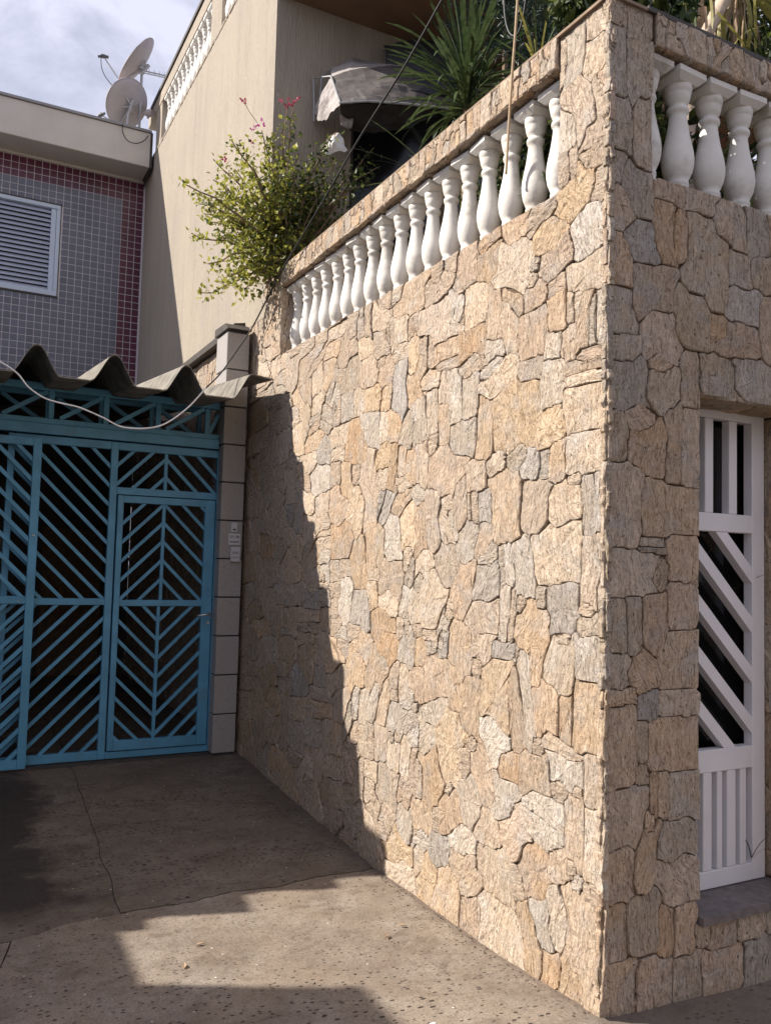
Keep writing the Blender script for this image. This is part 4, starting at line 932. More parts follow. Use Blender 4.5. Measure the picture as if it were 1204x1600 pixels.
# flashing where the stone meets the plaster
b = MB(); b.prism([(-0.075, 3.90), (0.03, 3.905), (0.03, 3.985), (-0.075, 3.965)], 'y', 4.9, 9.0)
tag(obj('flashing', b, M['dark_cap']), 'dark flashing strip along the foot of the tan wall behind the corrugated roof', 'flashing')

# ------------------------------------------------------------------ block pilaster and what hangs on it
pil = thing('block_pillar', 'grey block pillar between the blue gate and the stone wall', 'pillar', (-0.13, 4.7, 0.07))
b = MB(); b.box((-0.225, 4.565, 0.0), (-0.045, 4.86, 3.80)); obj('core', b, M['ink'], pil)
zb = 2.105 - 0.3355 * 6
zs = [zb + 0.3355 * k for k in range(12)]
for z0, z1 in zip(zs, zs[1:]):
    z1 = min(z1, 3.80)
    if z1 - z0 < 0.05: continue
    b = MB(); dx = random.uniform(-.003, .003)
    b.bbox((-0.237 + dx, 4.55 + random.uniform(-.002, .002), max(z0, 0.04) + 0.006), (-0.034 + dx, 4.87, z1 - 0.006), 0.004)
    obj('block', b, M['granite'], pil)
b = MB(); b.prism([(4.51, 3.802), (4.92, 3.802), (4.92, 3.872), (4.60, 3.862)], 'x', -0.25, -0.034); obj('cap', b, M['dark_cap'], pil)
# white plates
b = MB(); b.bbox((-0.145, 4.528, 2.002), (-0.090, 4.548, 2.088), 0.004)
bell = tag(obj('doorbell', b, M['plaque'], origin=(-0.117, 4.548, 2.045)), 'small upright white doorbell, topmost plate on the grey pillar', 'doorbell')
b = MB(); b.bbox((-0.130, 4.5255, 2.020), (-0.104, 4.5275, 2.032), 0.001); obj('button', b, M['ink'], bell)
b = MB(); b.bbox((-0.163, 4.538, 1.890), (-0.056, 4.548, 1.993), 0.003)
num = tag(obj('number_plate', b, M['plaque'], origin=(-0.11, 4.548, 1.94)), 'square white house number plate with dark figures on the grey pillar', 'sign')
def text(body, x, y, z, size, parent, mat, name='lettering'):
    cu = bpy.data.curves.new(name, 'FONT'); cu.body = body; cu.size = size; cu.extrude = 0.0008; cu.align_x = 'CENTER'
    cu.resolution_u = 2
    t = bpy.data.objects.new(name, cu); COL.objects.link(t)
    dg = bpy.context.evaluated_depsgraph_get()
    me = bpy.data.meshes.new_from_object(t.evaluated_get(dg))
    bpy.data.objects.remove(t)
    o = bpy.data.objects.new(name, me); COL.objects.link(o)
    o.data.materials.clear(); o.data.materials.append(mat)
    o.parent = parent; o.rotation_euler = (R3(90), 0, 0)
    o.location = Vector((x, y, z)) - wloc(parent)
    return o
text('37 / 40', -0.110, 4.537, 1.952, 0.030, num, M['ink'], 'number')
b = MB()
for i in range(9):
    x = -0.152 + i * 0.0093
    b.box((x, 4.5365, 1.913), (x + 0.0062, 4.5378, 1.9135 + random.choice((0.009, 0.009, 0.011))))
obj('small_print', b, M['ink'], num, kind='stuff')
b = MB(); b.bbox((-0.142, 4.520, 1.745), (-0.058, 4.548, 1.873), 0.004)
box = tag(obj('intercom', b, M['plaque'], origin=(-0.10, 4.548, 1.81)), 'white intercom box, lowest plate on the grey pillar', 'intercom')
b = MB(); b.bbox((-0.150, 4.508, 1.785), (-0.078, 4.5195, 1.838), 0.003); obj('flap', b, M['plaque'], box)
b = MB()
for z in (1.828, 1.818): b.box((-0.135, 4.5055, z), (-0.085, 4.5075, z + 0.003))
obj('grille', b, M['ink'], box)
b = MB(); b.bbox((-0.160, 4.541, 2.112), (-0.058, 4.5485, 2.132), 0.002)
tag(obj('label_strip', b, M['granite'], origin=(-0.11, 4.548, 2.12)), 'narrow grey strip stuck on the pillar above the doorbell', 'label')

# ------------------------------------------------------------------ blue gates under the canopy
GP = 4.70
# lattice girder
gir = thing('lattice_girder', 'blue steel lattice beam with slanting braces above the blue gate', 'girder', (-1.2, GP, 2.75))
XL, XR = -5.28, -0.245
def bx(name, a, c, parent, mat='blue_paint', ch=0.003):
    b = MB(); b.bbox(a, c, ch); return obj(name, b, M[mat], parent)
bx('chord', (XL, GP - 0.03, 3.095), (XR, GP + 0.03, 3.155), gir); bx('chord', (XL, GP - 0.03, 2.822), (XR, GP + 0.03, 2.868), gir)
bx('chord', (XL, GP + 0.24, 3.095), (XR, GP + 0.29, 3.150), gir); bx('chord', (XL, GP + 0.24, 2.822), (XR, GP + 0.29, 2.868), gir)
bx('beam', (XL, GP - 0.045, 2.738), (XR, GP + 0.04, 2.8205), gir)
vx = [-0.350 - 0.4315 * k for k in range(12)]
for x in vx:
    bx('strut', (x - 0.022, GP - 0.02, 2.8685), (x + 0.022, GP + 0.02, 3.0945), gir)
    if x > -2.6: bx('strut', (x - 0.02, GP + 0.245, 2.8685), (x + 0.02, GP + 0.285, 3.0945), gir)
for x in vx:
    b = MB(); b.bar((x - 0.36, GP, 2.874), (x - 0.03, GP, 3.089), 0.034, 0.034, (0, 1, 0)); obj('brace', b, M['blue_paint'], gir)
    if x > -2.6:
        b = MB(); b.bar((x - 0.36, GP + 0.265, 3.089), (x - 0.03, GP + 0.265, 2.874), 0.034, 0.034, (0, 1, 0)); obj('brace', b, M['blue_paint'], gir)
b = MB(); b.bar((-0.335, GP, 2.874), (-0.25, GP, 3.05), 0.034, 0.034, (0, 1, 0)); obj('brace', b, M['blue_paint'], gir)
# fixed gate with its wicket door
gate = thing('blue_gate', 'blue steel gate frame with slanting bars on both sides of its middle rail', 'gate', (-0.75, GP, 0.08))
Y0, Y1 = GP - 0.025, GP + 0.025
BB = 0.095
bx('stile', (-0.247, Y0, BB), (-0.200, Y1, 2.725), gate, 'blue_paint'); bx('stile', (-1.158, Y0, BB), (-1.100, Y1, 2.725), gate); bx('stile', (-1.95, Y0, BB), (-1.90, Y1, 2.725), gate)
bx('rail', (-1.8995, Y0, 2.660), (-1.1585, Y1, 2.725), gate); bx('rail', (-1.0995, Y0, 2.660), (-0.2475, Y1, 2.725), gate)
bx('rail', (-1.0995, Y0, 2.286), (-0.2475, Y1, 2.346), gate)
bx('rail', (-1.8995, Y0, 1.358), (-1.1585, Y1, 1.412), gate)
bx('rail', (-1.8995, Y0, BB), (-1.1585, Y1, 0.165), gate); bx('rail', (-1.0995, Y0, BB), (-0.2475, Y1, 0.150), gate)
bx('stile', (-0.712, Y0 + .008, 2.3465), (-0.682, Y1 - .008, 2.6595), gate)
bx('jamb', (-0.199, GP + 0.0, 0.06), (-0.175, GP + 0.1, 3.1), gate)
P = 0.1597
# one bar ends on the right stile at 2.514, the next 0.16 lower
slant(gate, 'slanting_bar', GP, -1.8995, -1.1585, 1.4125, 2.6595, -45, P, 2.514 + 0.741, 0.027, 0.027, M['blue_paint'])
slant(gate, 'slanting_bar', GP, -1.8995, -1.1585, 0.1655, 1.3575, 45, P, 1.248 - 0.741, 0.027, 0.027, M['blue_paint'])
slant(gate, 'slanting_bar', GP, -1.0995, -0.7125, 2.3465, 2.6595, 45, P, 2.600 - 0.387, 0.028, 0.028, M['blue_paint'])
slant(gate, 'slanting_bar', GP, -0.6815, -0.2475, 2.3465, 2.6595, -45, P, 2.600, 0.028, 0.028, M['blue_paint'])
door = thing('wicket_door', 'narrow blue barred door set in the blue gate beside the grey pillar', 'gate', (-0.7, GP - 0.01, 0.16))
D0, D1 = GP - 0.035, GP + 0.012
bx('stile', (-1.088, D0, 0.158), (-1.040, D1, 2.278), door); bx('stile', (-0.345, D0, 0.158), (-0.256, D1, 2.278), door)
bx('rail', (-1.0395, D0, 2.218), (-0.3455, D1, 2.278), door); bx('rail', (-1.0395, D0, 1.350), (-0.3455, D1, 1.402), door); bx('rail', (-1.0395, D0, 0.158), (-0.3455, D1, 0.240), door)
bx('stile', (-0.714, D0 + .008, 1.4025), (-0.686, D1 - .008, 2.2175), door); bx('stile', (-0.726, D0 + .008, 0.2405), (-0.698, D1 - .008, 1.3495), door)
DYm = (D0 + D1) / 2
slant(door, 'slanting_bar', DYm, -1.0395, -0.7145, 1.4025, 2.2175, 45, P, 2.208 - 0.325, 0.026, 0.026, M['blue_paint'])
slant(door, 'slanting_bar', DYm, -0.6855, -0.3455, 1.4025, 2.2175, -45, P, 2.208, 0.026, 0.026, M['blue_paint'])
slant(door, 'slanting_bar', DYm, -1.0395, -0.7265, 0.2405, 1.3495, -45, P, 1.235 + 0.313, 0.026, 0.026, M['blue_paint'])
slant(door, 'slanting_bar', DYm, -0.6975, -0.3455, 0.2405, 1.3495, 45, P, 1.235, 0.026, 0.026, M['blue_paint'])
b = MB(); b.tube([(-0.275, D0 - 0.004, 1.285), (-0.275, D0 - 0.045, 1.285), (-0.300, D0 - 0.055, 1.283), (-0.395, D0 - 0.055, 1.268)], 0.009, 8)
obj('handle', b, M['chrome'], door, smooth=True)
b = MB(); b.tube([(-0.283, D0 - 0.006, 1.205), (-0.283, D0 + 0.004, 1.205)], 0.012, 10); b.bbox((-0.265, D0 - 0.003, 1.24), (-0.255, D0 + 0.01, 1.32)); obj('lock', b, M['chrome'], door)
# sliding leaf in front
slide = thing('sliding_gate', 'blue sliding gate leaf overlapping the left end of the gate', 'gate', (-3.4, 4.6, 0.08))
S0, S1 = 4.575, 4.625
bx('stile', (-1.772, S0, 0.092), (-1.708, S1, 2.690), slide); bx('stile', (-5.2, S0, 0.092), (-5.14, S1, 2.690), slide)
bx('stile', (-3.52, S0, 0.092), (-3.46, S1, 2.690), slide)
for a, c in ((-5.1395, -3.5205), (-3.4595, -1.7725)):
    bx('rail', (a, S0, 2.625), (c, S1, 2.690), slide); bx('rail', (a, S0, 1.372), (c, S1, 1.432), slide); bx('rail', (a, S0, 0.092), (c, S1, 0.165), slide)
    w = c - a
    slant(slide, 'slanting_bar', 4.6, a, c, 1.4325, 2.6245, -45, P, 2.355 + w - 0.0, 0.030, 0.030, M['blue_paint'])
    slant(slide, 'slanting_bar', 4.6, a, c, 0.1655, 1.3715, 45, P, 1.19 - w, 0.030, 0.030, M['blue_paint'])
b = MB(); b.bbox((-1.752, 4.566, 1.905), (-1.728, 4.5745, 1.917), 0.002); obj('latch', b, M['chrome'], slide)
b = MB(); b.bbox((-1.83, 4.568, 1.385), (-1.815, 4.5745, 1.395), 0.002); obj('latch', b, M['chrome'], slide)
b = MB(); b.box((-5.28, 4.60, 0.05), (-0.2, 4.80, 0.088)); tag(obj('gate_threshold', b, M['dark_cap']), 'dark threshold strip on the ground under the blue gate', 'threshold')

# ------------------------------------------------------------------ corrugated roof
CYE0 = 3.72; SL = 0.095
def wave(x):
    """deep trapezoid wave, crest near x = -0.265, pitch 0.529"""
    u = ((x + 0.265) / 0.529) % 1.0
    u = min(u, 1 - u) * 0.529
    if u < 0.028: return 0.212 - 0.010 * (u / 0.028) ** 2
    if u < 0.150:
        t = (u - 0.028) / 0.122; t = t * t * (3 - 2 * t) * 0.35 + t * 0.65
        return 0.202 * (1 - t)
    return 0.0
Z0 = 3.018
for s in range(5):
    xr = -0.097 - 1.058 * s - (0.012 if s else 0); xl = max(-0.097 - 1.058 * (s + 1) - 0.03, -5.3)
    xs = [xr - (xr - xl) * i / 44 for i in range(45)]
    CYE = CYE0 - (0, 0, 0.0, 0.12, 0.24)[s]          # out-of-view sheets pushed forward so their shadow falls farther down the drive
    b = MB(); rows = 6; L = 6.15; th = 0.009; lift = 0.007 * (s % 2)
    for sgn in (1, -1):
        for r in range(rows + 1):
            y = CYE + L * r / rows + 0.0
            for x in xs:
                y = CYE + L * r / rows + (0.016 * mnoise.noise((x * 9, s * 3.1, 1)) + 0.012 * mnoise.noise((x * 33, s, 4)) if r == 0 else 0)
                zz = wave(x) if not (s == 0 and x > -0.265) else max(wave(x), 0.212 - 0.02 * ((x + 0.265) / 0.168))
                b.v.append((x, y, Z0 + zz + SL * (y - CYE0) + lift + (th / 2 if sgn > 0 else -th / 2)))
    n = len(xs); off = n * (rows + 1)
    for r in range(rows):
        for i in range(n - 1):
            b.f.append((r*n+i, r*n+i+1, (r+1)*n+i+1, (r+1)*n+i)); b.f.append((off+r*n+i, off+(r+1)*n+i, off+(r+1)*n+i+1, off+r*n+i+1))
    for i in range(n - 1):
        b.f.append((i, off+i, off+i+1, i+1)); k = rows * n; b.f.append((k+i, k+i+1, off+k+i+1, off+k+i))
    for r in range(rows):
        b.f.append((r*n, (r+1)*n, off+(r+1)*n, off+r*n)); b.f.append((r*n+n-1, off+r*n+n-1, off+(r+1)*n+n-1, (r+1)*n+n-1))
    b.mi = [0] * len(b.f)
    if s == 0: roof = thing('corrugated_roof', 'weathered grey fibre cement roof with deep waves over the blue gate', 'roof', (-2.7, CYE0 + 3, 3.2))
    obj('roof_sheet', b, M['asbestos'], roof, smooth=False)
b = MB()
for y in (6.8, 9.6): b.box((-5.3, y, 2.95 + SL * (y - CYE0) - .02), (0.0, y + 0.06, 3.00 + SL * (y - CYE0)))
obj('purlin', b, M['dark_cap'], roof)

# ------------------------------------------------------------------ tiled building
TY = 9.92
tb = thing('tiled_building', 'two storey building faced with small grey and maroon tiles', 'building', (-3, 12, 0))
WX0, WX1, WZ0, WZ1 = -2.9, -1.135, 5.42, 6.73
b = MB()
b.box((-7.5, TY + 0.001, 0), (0.026, TY + 0.2, WZ0)); b.box((-7.5, TY + 0.001, WZ1), (0.026, TY + 0.2, 7.35))
b.box((-7.5, TY + 0.001, WZ0), (WX0, TY + 0.2, WZ1)); b.box((WX1, TY + 0.001, WZ0), (0.026, TY + 0.2, WZ1))
b.box((-7.5, TY + 0.2, 0), (-7.3, 14, 7.35)); b.box((-7.3, 13.8, 0), (0.026, 14, 7.35))
obj('wall', b, M['grout'], tb)
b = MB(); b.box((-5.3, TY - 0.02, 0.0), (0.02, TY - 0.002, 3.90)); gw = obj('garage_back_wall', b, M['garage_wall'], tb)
b = MB(); b.bbox((-1.15, TY - 0.05, 0.1), (-0.35, TY - 0.021, 2.15), 0.01); obj('inner_door', b, M['wood'], gw)
b = MB(); b.bbox((-2.55, TY - 0.05, 1.0), (-1.65, TY - 0.021, 2.1), 0.01); obj('inner_window', b, M['glass'], gw)
b = MB(); b.bbox((-7.6, 9.40, 7.355), (-0.035, TY + .2, 7.858), 0.008); b.box((-7.6, TY + .2, 7.36), (0.02, 14.0, 7.6)); obj('parapet', b, M['fascia'], tb)
b = MB(); b.box((-7.62, 9.375, 7.86), (-0.025, TY + .25, 7.895)); obj('parapet_cap', b, M['cap_metal'], tb)
b = MB(); b.box((-0.033, 9.40, 7.35), (-0.004, TY, 7.87)); b.bar((-0.012, 9.45, 7.36), (-0.012, TY + 0.0, 7.28), 0.02, 0.02, (1, 0, 0)); obj('end_strip', b, M['dark_cap'], tb)  # dark strip over the gap between parapet end and tan wall
b = MB(); b.box((-7.4, TY - 0.03, 7.325), (-0.02, TY - 0.001, 7.3545)); obj('cornice_bead', b, M['fascia'], tb)
TP = 0.1005
TILE = {}
for c in ('grey', 'maroon'):
    q = MB(); q.bbox((-0.0460, -0.002, -0.0460), (0.0460, 0.006, 0.0460), 0.0015)
    TILE[c] = q.mesh('tile'); TILE[c].materials.append(M['tile_' + c])
cells = []
for i in range(60):
    x = -0.050 - TP * i
    for j in range(34):
        z = 7.273 - TP * j
        if z < 3.98: break
        if WX0 - .04 < x < WX1 + 0.045 and WZ0 - 0.045 < z < WZ1 + 0.03: continue
        d = (Vector((x, TY, z)) - CAM_POS).length
        vis = x > -1.98 and z > 4.50
        cells.append((0 if vis else 1, d, x, z, 'maroon' if (i < 3 or j < 3 or (i < 3)) else 'grey'))
cells.sort()
rest = {'grey': MB(), 'maroon': MB()}
for k, (v, d, x, z, c) in enumerate(cells):
    y = TY + 0.0008 * random.uniform(-1, 1)
    if k < 300:
        inst('tile', TILE[c], tb, (x, y, z), (R3(random.uniform(-.5, .5)), 0, R3(random.uniform(-.5, .5))))
    else:
        rest[c].box((x - .0460, y - .002, z - .0460), (x + .0460, y + .006, z + .0460))
b = MB(); b.add(rest['grey'].v, rest['grey'].f, 0); b.add(rest['maroon'].v, rest['maroon'].f, 1)
obj('tile_infill', b, [M['tile_grey'], M['tile_maroon']], tb, kind='stuff')
# louvred window
b = MB()
b.bbox((WX0, TY - 0.012, WZ1 - 0.055), (WX1, TY + 0.10, WZ1), 0.004); b.bbox((WX0, TY - 0.012, WZ0), (WX1, TY + 0.10, WZ0 + 0.075), 0.004)
b.bbox((WX1 - 0.052, TY - 0.012, WZ0 + .0755), (WX1, TY + 0.10, WZ1 - .0555), 0.004); b.bbox((WX0, TY - 0.012, WZ0 + .0755), (WX0 + 0.052, TY + 0.10, WZ1 - .0555), 0.004)
win = obj('window', b, M['window_white'], tb)
for a, c in ((WX1 - 0.122, WX1 - 0.054), (WX0 + .054, WX0 + 0.12)):
    b = MB(); b.bbox((a, TY + 0.004, WZ0 + .076), (c, TY + 0.06, WZ1 - .056), 0.004); obj('sash', b, M['window_white'], win)
q = MB(); q.bar((WX0 + .12, 0, 0), (WX1 - .123, 0, 0), 0.076, 0.006, (0, 0.78, -0.62)); SLAT = q.mesh('slat', ((WX0 + WX1) / 2, 0, 0)); SLAT.materials.append(M['slat'])
zz = WZ0 + 0.10
while zz < WZ1 - 0.07:
    inst('slat', SLAT, win, ((WX0 + WX1) / 2, TY + 0.035, zz)); zz += 0.0655
b = MB(); b.box((WX0, TY + 0.075, WZ0), (WX1, TY + 0.085, WZ1)); obj('backing', b, M['dark_inside'], win)
b = MB(); b.box((WX1 + 0.0005, TY - 0.007, WZ0 - 0.02), (WX1 + 0.012, TY + 0.03, WZ1 + 0.015)); b.box((WX0, TY - 0.007, WZ1 + 0.0005), (WX1 + 0.012, TY + 0.03, WZ1 + 0.022)); b.box((WX0, TY - 0.02, WZ0 - 0.022), (WX1 + 0.012, TY + 0.03, WZ0 - 0.0005)); obj('surround', b, M['dark_cap'], win)

# ------------------------------------------------------------------ neighbour on the left, outside the picture but shading the drive
nb = thing('left_house', 'plain grey rendered house on the far side of the driveway', 'house', (-7, 0.4, 0))
b = MB(); b.box((-9.5, -2.6, -0.1), (-5.305, 3.03, 4.02)); obj('wall', b, M['concrete_wall'], nb)
b = MB(); b.box((-9.6, -2.7, 4.02), (-5.29, 3.04, 4.10)); obj('parapet', b, M['cap_metal'], nb)
b = MB(); b.prism([(3.045, -0.1), (9.9, -0.1), (9.9, 4.1), (5.0, 4.1), (4.9, 3.36), (3.045, 3.36)], 'x', -5.5, -5.305)
tag(obj('boundary_wall', b, M['concrete_wall']), 'plain grey boundary wall closing the left end of the covered garage', 'wall')

# unseen houses added behind the camera across the street to block sky light
def far_house(x0, x1, h, mat, label):
    t = thing('added_opposite_house', label, 'house', ((x0 + x1) / 2, -12.5, 0), 'houses added across the street to block sky')
    b = MB(); b.box((x0, -20, -0.2), (x1, -12.5, h)); obj('wall', b, M[mat], t)
    b = MB(); b.box((x0 - .1, -20.1, h), (x1 + .1, -12.3, h + .25)); obj('roof', b, M['cap_metal'], t)
    for k in range(int(h // 3)):
        for q in (0.25, 0.7):
            xc = x0 + (x1 - x0) * q
            b = MB(); b.box((xc - .7, -12.53, 1.0 + 3 * k), (xc + .7, -12.44, 2.2 + 3 * k)); obj('window', b, M['glass'], t)
far_house(-14, -6.2, 6.6, 'fascia', 'beige two storey house added across the street to block sky, farthest left')
far_house(-6.0, 2.5, 7.4, 'concrete_wall', 'grey two storey house added directly across the street to block sky')
far_house(2.7, 11, 6.2, 'plaster', 'tan two storey house added across the street to block sky, farthest right')

# ------------------------------------------------------------------ satellite dishes and aerial
def dish(label, c, n, r, arm_to, mast, grp):
    """shallow bowl, its back to us, with rim, bracket, arm and receiver; n points out of the bowl's mouth"""
    c = Vector(c); n = Vector(n).normalized()
    t = thing('satellite_dish', label, 'satellite dish', mast[0], grp)
    up = Vector((0, 0, 1)); a = n.cross(up).normalized(); u = a.cross(n).normalized()
    b = MB(); rings = 7; seg = 36; th = 0.006
    for sgn in (0, 1):
        for k in range(rings + 1):
            q = k / rings
            for j in range(seg):
                an = 2 * math.pi * j / seg
                p = c + (a * math.cos(an) * 0.93 + u * math.sin(an)) * (r * q) + n * (0.20 * r * (q * q - 1) - th * sgn)
                b.v.append(tuple(p))
    o = (rings + 1) * seg
    for k in range(rings):
        for j in range(seg):
            j2 = (j + 1) % seg
            b.f.append((k*seg+j, k*seg+j2, (k+1)*seg+j2, (k+1)*seg+j)); b.f.append((o+k*seg+j, o+(k+1)*seg+j, o+(k+1)*seg+j2, o+k*seg+j2))
    for j in range(seg):
        j2 = (j + 1) % seg
        b.f.append((rings*seg+j, rings*seg+j2, o+rings*seg+j2, o+rings*seg+j))
    b.mi = [0] * len(b.f)
    obj('reflector', b, M['dish'], t, smooth=True, fix=True)
    b = MB(); b.tube([c + (a * math.cos(2*math.pi*j/36) * 0.93 + u * math.sin(2*math.pi*j/36)) * r for j in range(37)], 0.009, 6); obj('rim', b, M['dish'], t)
    back = c - n * (0.20 * r + 0.02)
    b = MB(); b.tube([back - a*0.09 + u*0.07, back - n*0.07, back + a*0.09 + u*0.07], 0.011, 6); b.tube([back - a*0.09 - u*0.07, back - n*0.07, back + a*0.09 - u*0.07], 0.011, 6)
    b.tube([back - n * 0.05 - u * 0.09, back - n * 0.05 + u * 0.09], 0.028, 8); obj('bracket', b, M['galv'], t)
    b = MB(); low = c - u * r * 0.92
    e = Vector(arm_to); b.tube([back - n*0.03, low - n * 0.03, low + n * 0.05, e], 0.0105, 6); obj('arm', b, M['galv'], t)
    b = MB(); d = (c - e).normalized()
    b.tube([e - d * 0.03, e + d * 0.02, e + d * 0.021, e + d * 0.07], [0.030, 0.030, 0.024, 0.020], 10); b.tube([e - d*0.03, e - d*0.075 + Vector((0,0,-0.02))], 0.018, 8); obj('receiver', b, M['dish_dark'], t)
    b = MB(); b.tube(mast, 0.019, 8); obj('mast', b, M['galv'], t)
    return t
view = (at(200, 150, Y=9.6) - CAM_POS).normalized()
left = Vector((-1, 0, 0)); upv = Vector((0, 0, 1))
dish('lower round satellite dish on the roof edge seen from behind', (-0.355, 9.62, 8.32), view * 0.84 + left * 0.50 + upv * 0.12, 0.345, (-0.655, 9.95, 8.225), [(-0.36, 9.5, 7.89), (-0.345, 9.5, 8.10), (-0.30, 9.46, 8.30)], 'satellite dishes on the roof edge')
axis = (at(236, 66, Y=9.6) - at(191, 131, Y=9.6)).normalized()
nrm = view.cross(axis).normalized()
if nrm.x > 0: nrm = -nrm
dish('upper satellite dish tilted almost edge on against the sky', at(213, 97, Y=9.6), nrm * 0.965 + view * 0.27, 0.405, at(162, 88, Y=9.7), [(-0.165, 9.62, 7.90), (-0.162, 9.62, 8.55), (-0.165, 9.60, 8.83)], 'satellite dishes on the roof edge')
t = thing('yagi_aerial', 'rod aerial with short cross pieces beside the upper dish', 'aerial', (-0.15, 9.62, 8.85))
p0, p1 = at(222, 110, Y=9.62), at(262, 119, Y=9.62)
b = MB(); b.tube([p0, p1], 0.010, 6); b.tube([p0 + Vector((0, 0.02, -.02)), p1 + Vector((0, 0.02, -.02))], 0.008, 6); obj('boom', b, M['galv'], t)
for k in range(5):
    p = p0.lerp(p1, (k + 0.4) / 5); b = MB(); b.tube([p - Vector((0, .02, 0.045)), p + Vector((0, .02, 0.06))], 0.0035, 5); obj('element', b, M['galv'], t)
b = MB(); b.bbox(tuple(at(222, 104, Y=9.58) + Vector((-.03, -.02, -.10))), tuple(at(222, 104, Y=9.58) + Vector((.045, .03, .03))), .008); obj('clamp', b, M['galv'], t)
b = MB()
q = at(232, 177, Y=9.45)
b.tube([q + Vector((-.045, .1, .03)), q + Vector((.0, 0, 0)), q + Vector((.05, -.05, -.01))], [0.02, 0.055, 0.05], 10)
tag(obj('floodlight', b, M['dish'], origin=q), 'small grey floodlight beside the lower satellite dish', 'lamp')

def cable(name, label, pts, r, mat, cat='cable', sub=6):
    P = [Vector(p) for p in pts]; out = []
    for i in range(len(P) - 1):
        a, b_, c, d = P[max(i-1, 0)], P[i], P[i+1], P[min(i+2, len(P)-1)]
        for k in range(sub):
            s = k / sub
            out.append(0.5 * ((2*b_) + (c - a) * s + (2*a - 5*b_ + 4*c - d) * s*s + (3*b_ - a - 3*c + d) * s**3))
    out.append(P[-1])
    b = MB(); b.tube(out, r, 6)
    o = obj(name, b, mat, smooth=True, origin=P[0])
    return tag(o, label, cat)
cable('dish_cable', 'thin dark cable looping over the beige parapet below the dishes', [at(192, 192, Y=9.385), at(192, 206, Y=9.34), at(199, 219, Y=9.34), at(212, 224, Y=9.34), at(225, 220, Y=9.34), at(232, 212, Y=9.35)], 0.0065, M['cable_black'])
cable('receiver_cable', 'thin cable hanging in a curve from the upper dish receiver', [at(158, 88, Y=9.69), at(159, 105, Y=9.7), at(165, 120, Y=9.72), at(176, 134, Y=9.75)], 0.0055, M['cable_black'])
cable('black_cable', 'black cable running down across the balustrade to the grey pillar', [at(722, -60, X=-0.06), at(690, 0, X=-0.06), at(628, 110, X=-0.06), at(560, 218, X=-0.06), at(500, 322, X=-0.06), at(443, 418, X=-0.06), at(395, 510, X=-0.09), at(370, 548, Y=4.2), at(345, 583, Y=3.95), at(322, 606, Y=3.705)], 0.0065, M['cable_black'])
cable('white_cable', 'white cable sagging in front of the blue lattice beam', [at(322, 606, Y=3.700), at(290, 640, Y=3.69), at(248, 666, Y=3.68), at(195, 668, Y=3.68), at(160, 652, Y=3.68), at(125, 637, Y=3.68), at(96, 630, Y=3.68), at(70, 622, Y=3.68), at(45, 605, Y=3.68), at(28, 584, Y=3.68), at(0, 565, Y=3.68), at(-60, 535, Y=3.68)], 0.0058, M['cable_white'])
cable('hanging_rope', 'tan rope hanging straight down over the coping near the corner', [at(810, -40, X=-0.045), at(808, 0, X=-0.045), at(804, 60, X=-0.042), at(800, 110, X=-0.036), at(796, 170, X=-0.032), at(793, 220, X=-0.03), at(790, 272, X=-0.028)], 0.0062, M['rope'])
cable('looped_cable', 'dark cable loop hanging in front of the dark plants on the terrace', [at(786, -30, X=0.32), at(788, 20, X=0.32), at(793, 46, X=0.32), at(801, 56, X=0.32), at(810, 50, X=0.32), at(818, 20, X=0.32), at(824, -30, X=0.32)], 0.006, M['cable_black'])

# ------------------------------------------------------------------ torn awning over the terrace door
aw = thing('torn_awning', 'torn grey cloth awning over the dark door on the terrace', 'awning', (1.0, 4.2, 6.0))
def sheet(grid, th, name, mat, sub=7, crumple=0.02):
    """cloth from a grid of points, subdivided, crumpled and given thickness"""
    G = [[Vector(p) for p in r] for r in grid]; nr, nc = len(G), len(G[0])
    RR, CC = (nr - 1) * sub, (nc - 1) * sub
    P = {}
    for i in range(RR + 1):
        for j in range(CC + 1):
            y, x = i / sub, j / sub; a, c = min(int(y), nr - 2), min(int(x), nc - 2); fy, fx = y - a, x - c
            p = (G[a][c] * (1-fx) + G[a][c+1] * fx) * (1-fy) + (G[a+1][c] * (1-fx) + G[a+1][c+1] * fx) * fy
            k = crumple
            P[i, j] = p + Vector((mnoise.noise(p * 6), mnoise.noise(p * 6 + Vector((9, 0, 0))), mnoise.noise(p * 6 + Vector((0, 7, 0))))) * k + Vector((mnoise.noise(p * 19), mnoise.noise(p * 19 + Vector((4, 0, 0))), mnoise.noise(p * 19 + Vector((0, 5, 0))))) * (k * 0.55)
    b = MB(); idx = {}
    for s in (0, 1):
        for i in range(RR + 1):
            for j in range(CC + 1):
                d1 = P[min(i+1, RR), j] - P[max(i-1, 0), j]; d2 = P[i, min(j+1, CC)] - P[i, max(j-1, 0)]
                n = d1.cross(d2); n = n.normalized() if n.length > 1e-9 else Vector((0, 0, 1))
                idx[s, i, j] = len(b.v); b.v.append(tuple(P[i, j] + n * (th * (s - 0.5))))
    for i in range(RR):
        for j in range(CC):
            b.f.append((idx[0,i,j], idx[0,i+1,j], idx[0,i+1,j+1], idx[0,i,j+1])); b.f.append((idx[1,i,j], idx[1,i,j+1], idx[1,i+1,j+1], idx[1,i+1,j]))
    edge = [(i, 0) for i in range(RR)] + [(RR, j) for j in range(CC)] + [(i, CC) for i in range(RR, 0, -1)] + [(0, j) for j in range(CC, 0, -1)]
    for e, f in zip(edge, edge[1:] + edge[:1]): b.f.append((idx[(0,)+e], idx[(0,)+f], idx[(1,)+f], idx[(1,)+e]))
    b.mi = [0] * len(b.f)
    return obj(name, b, mat, aw, smooth=False)
A = lambda x, y, Y: at(x, y, Y=Y)
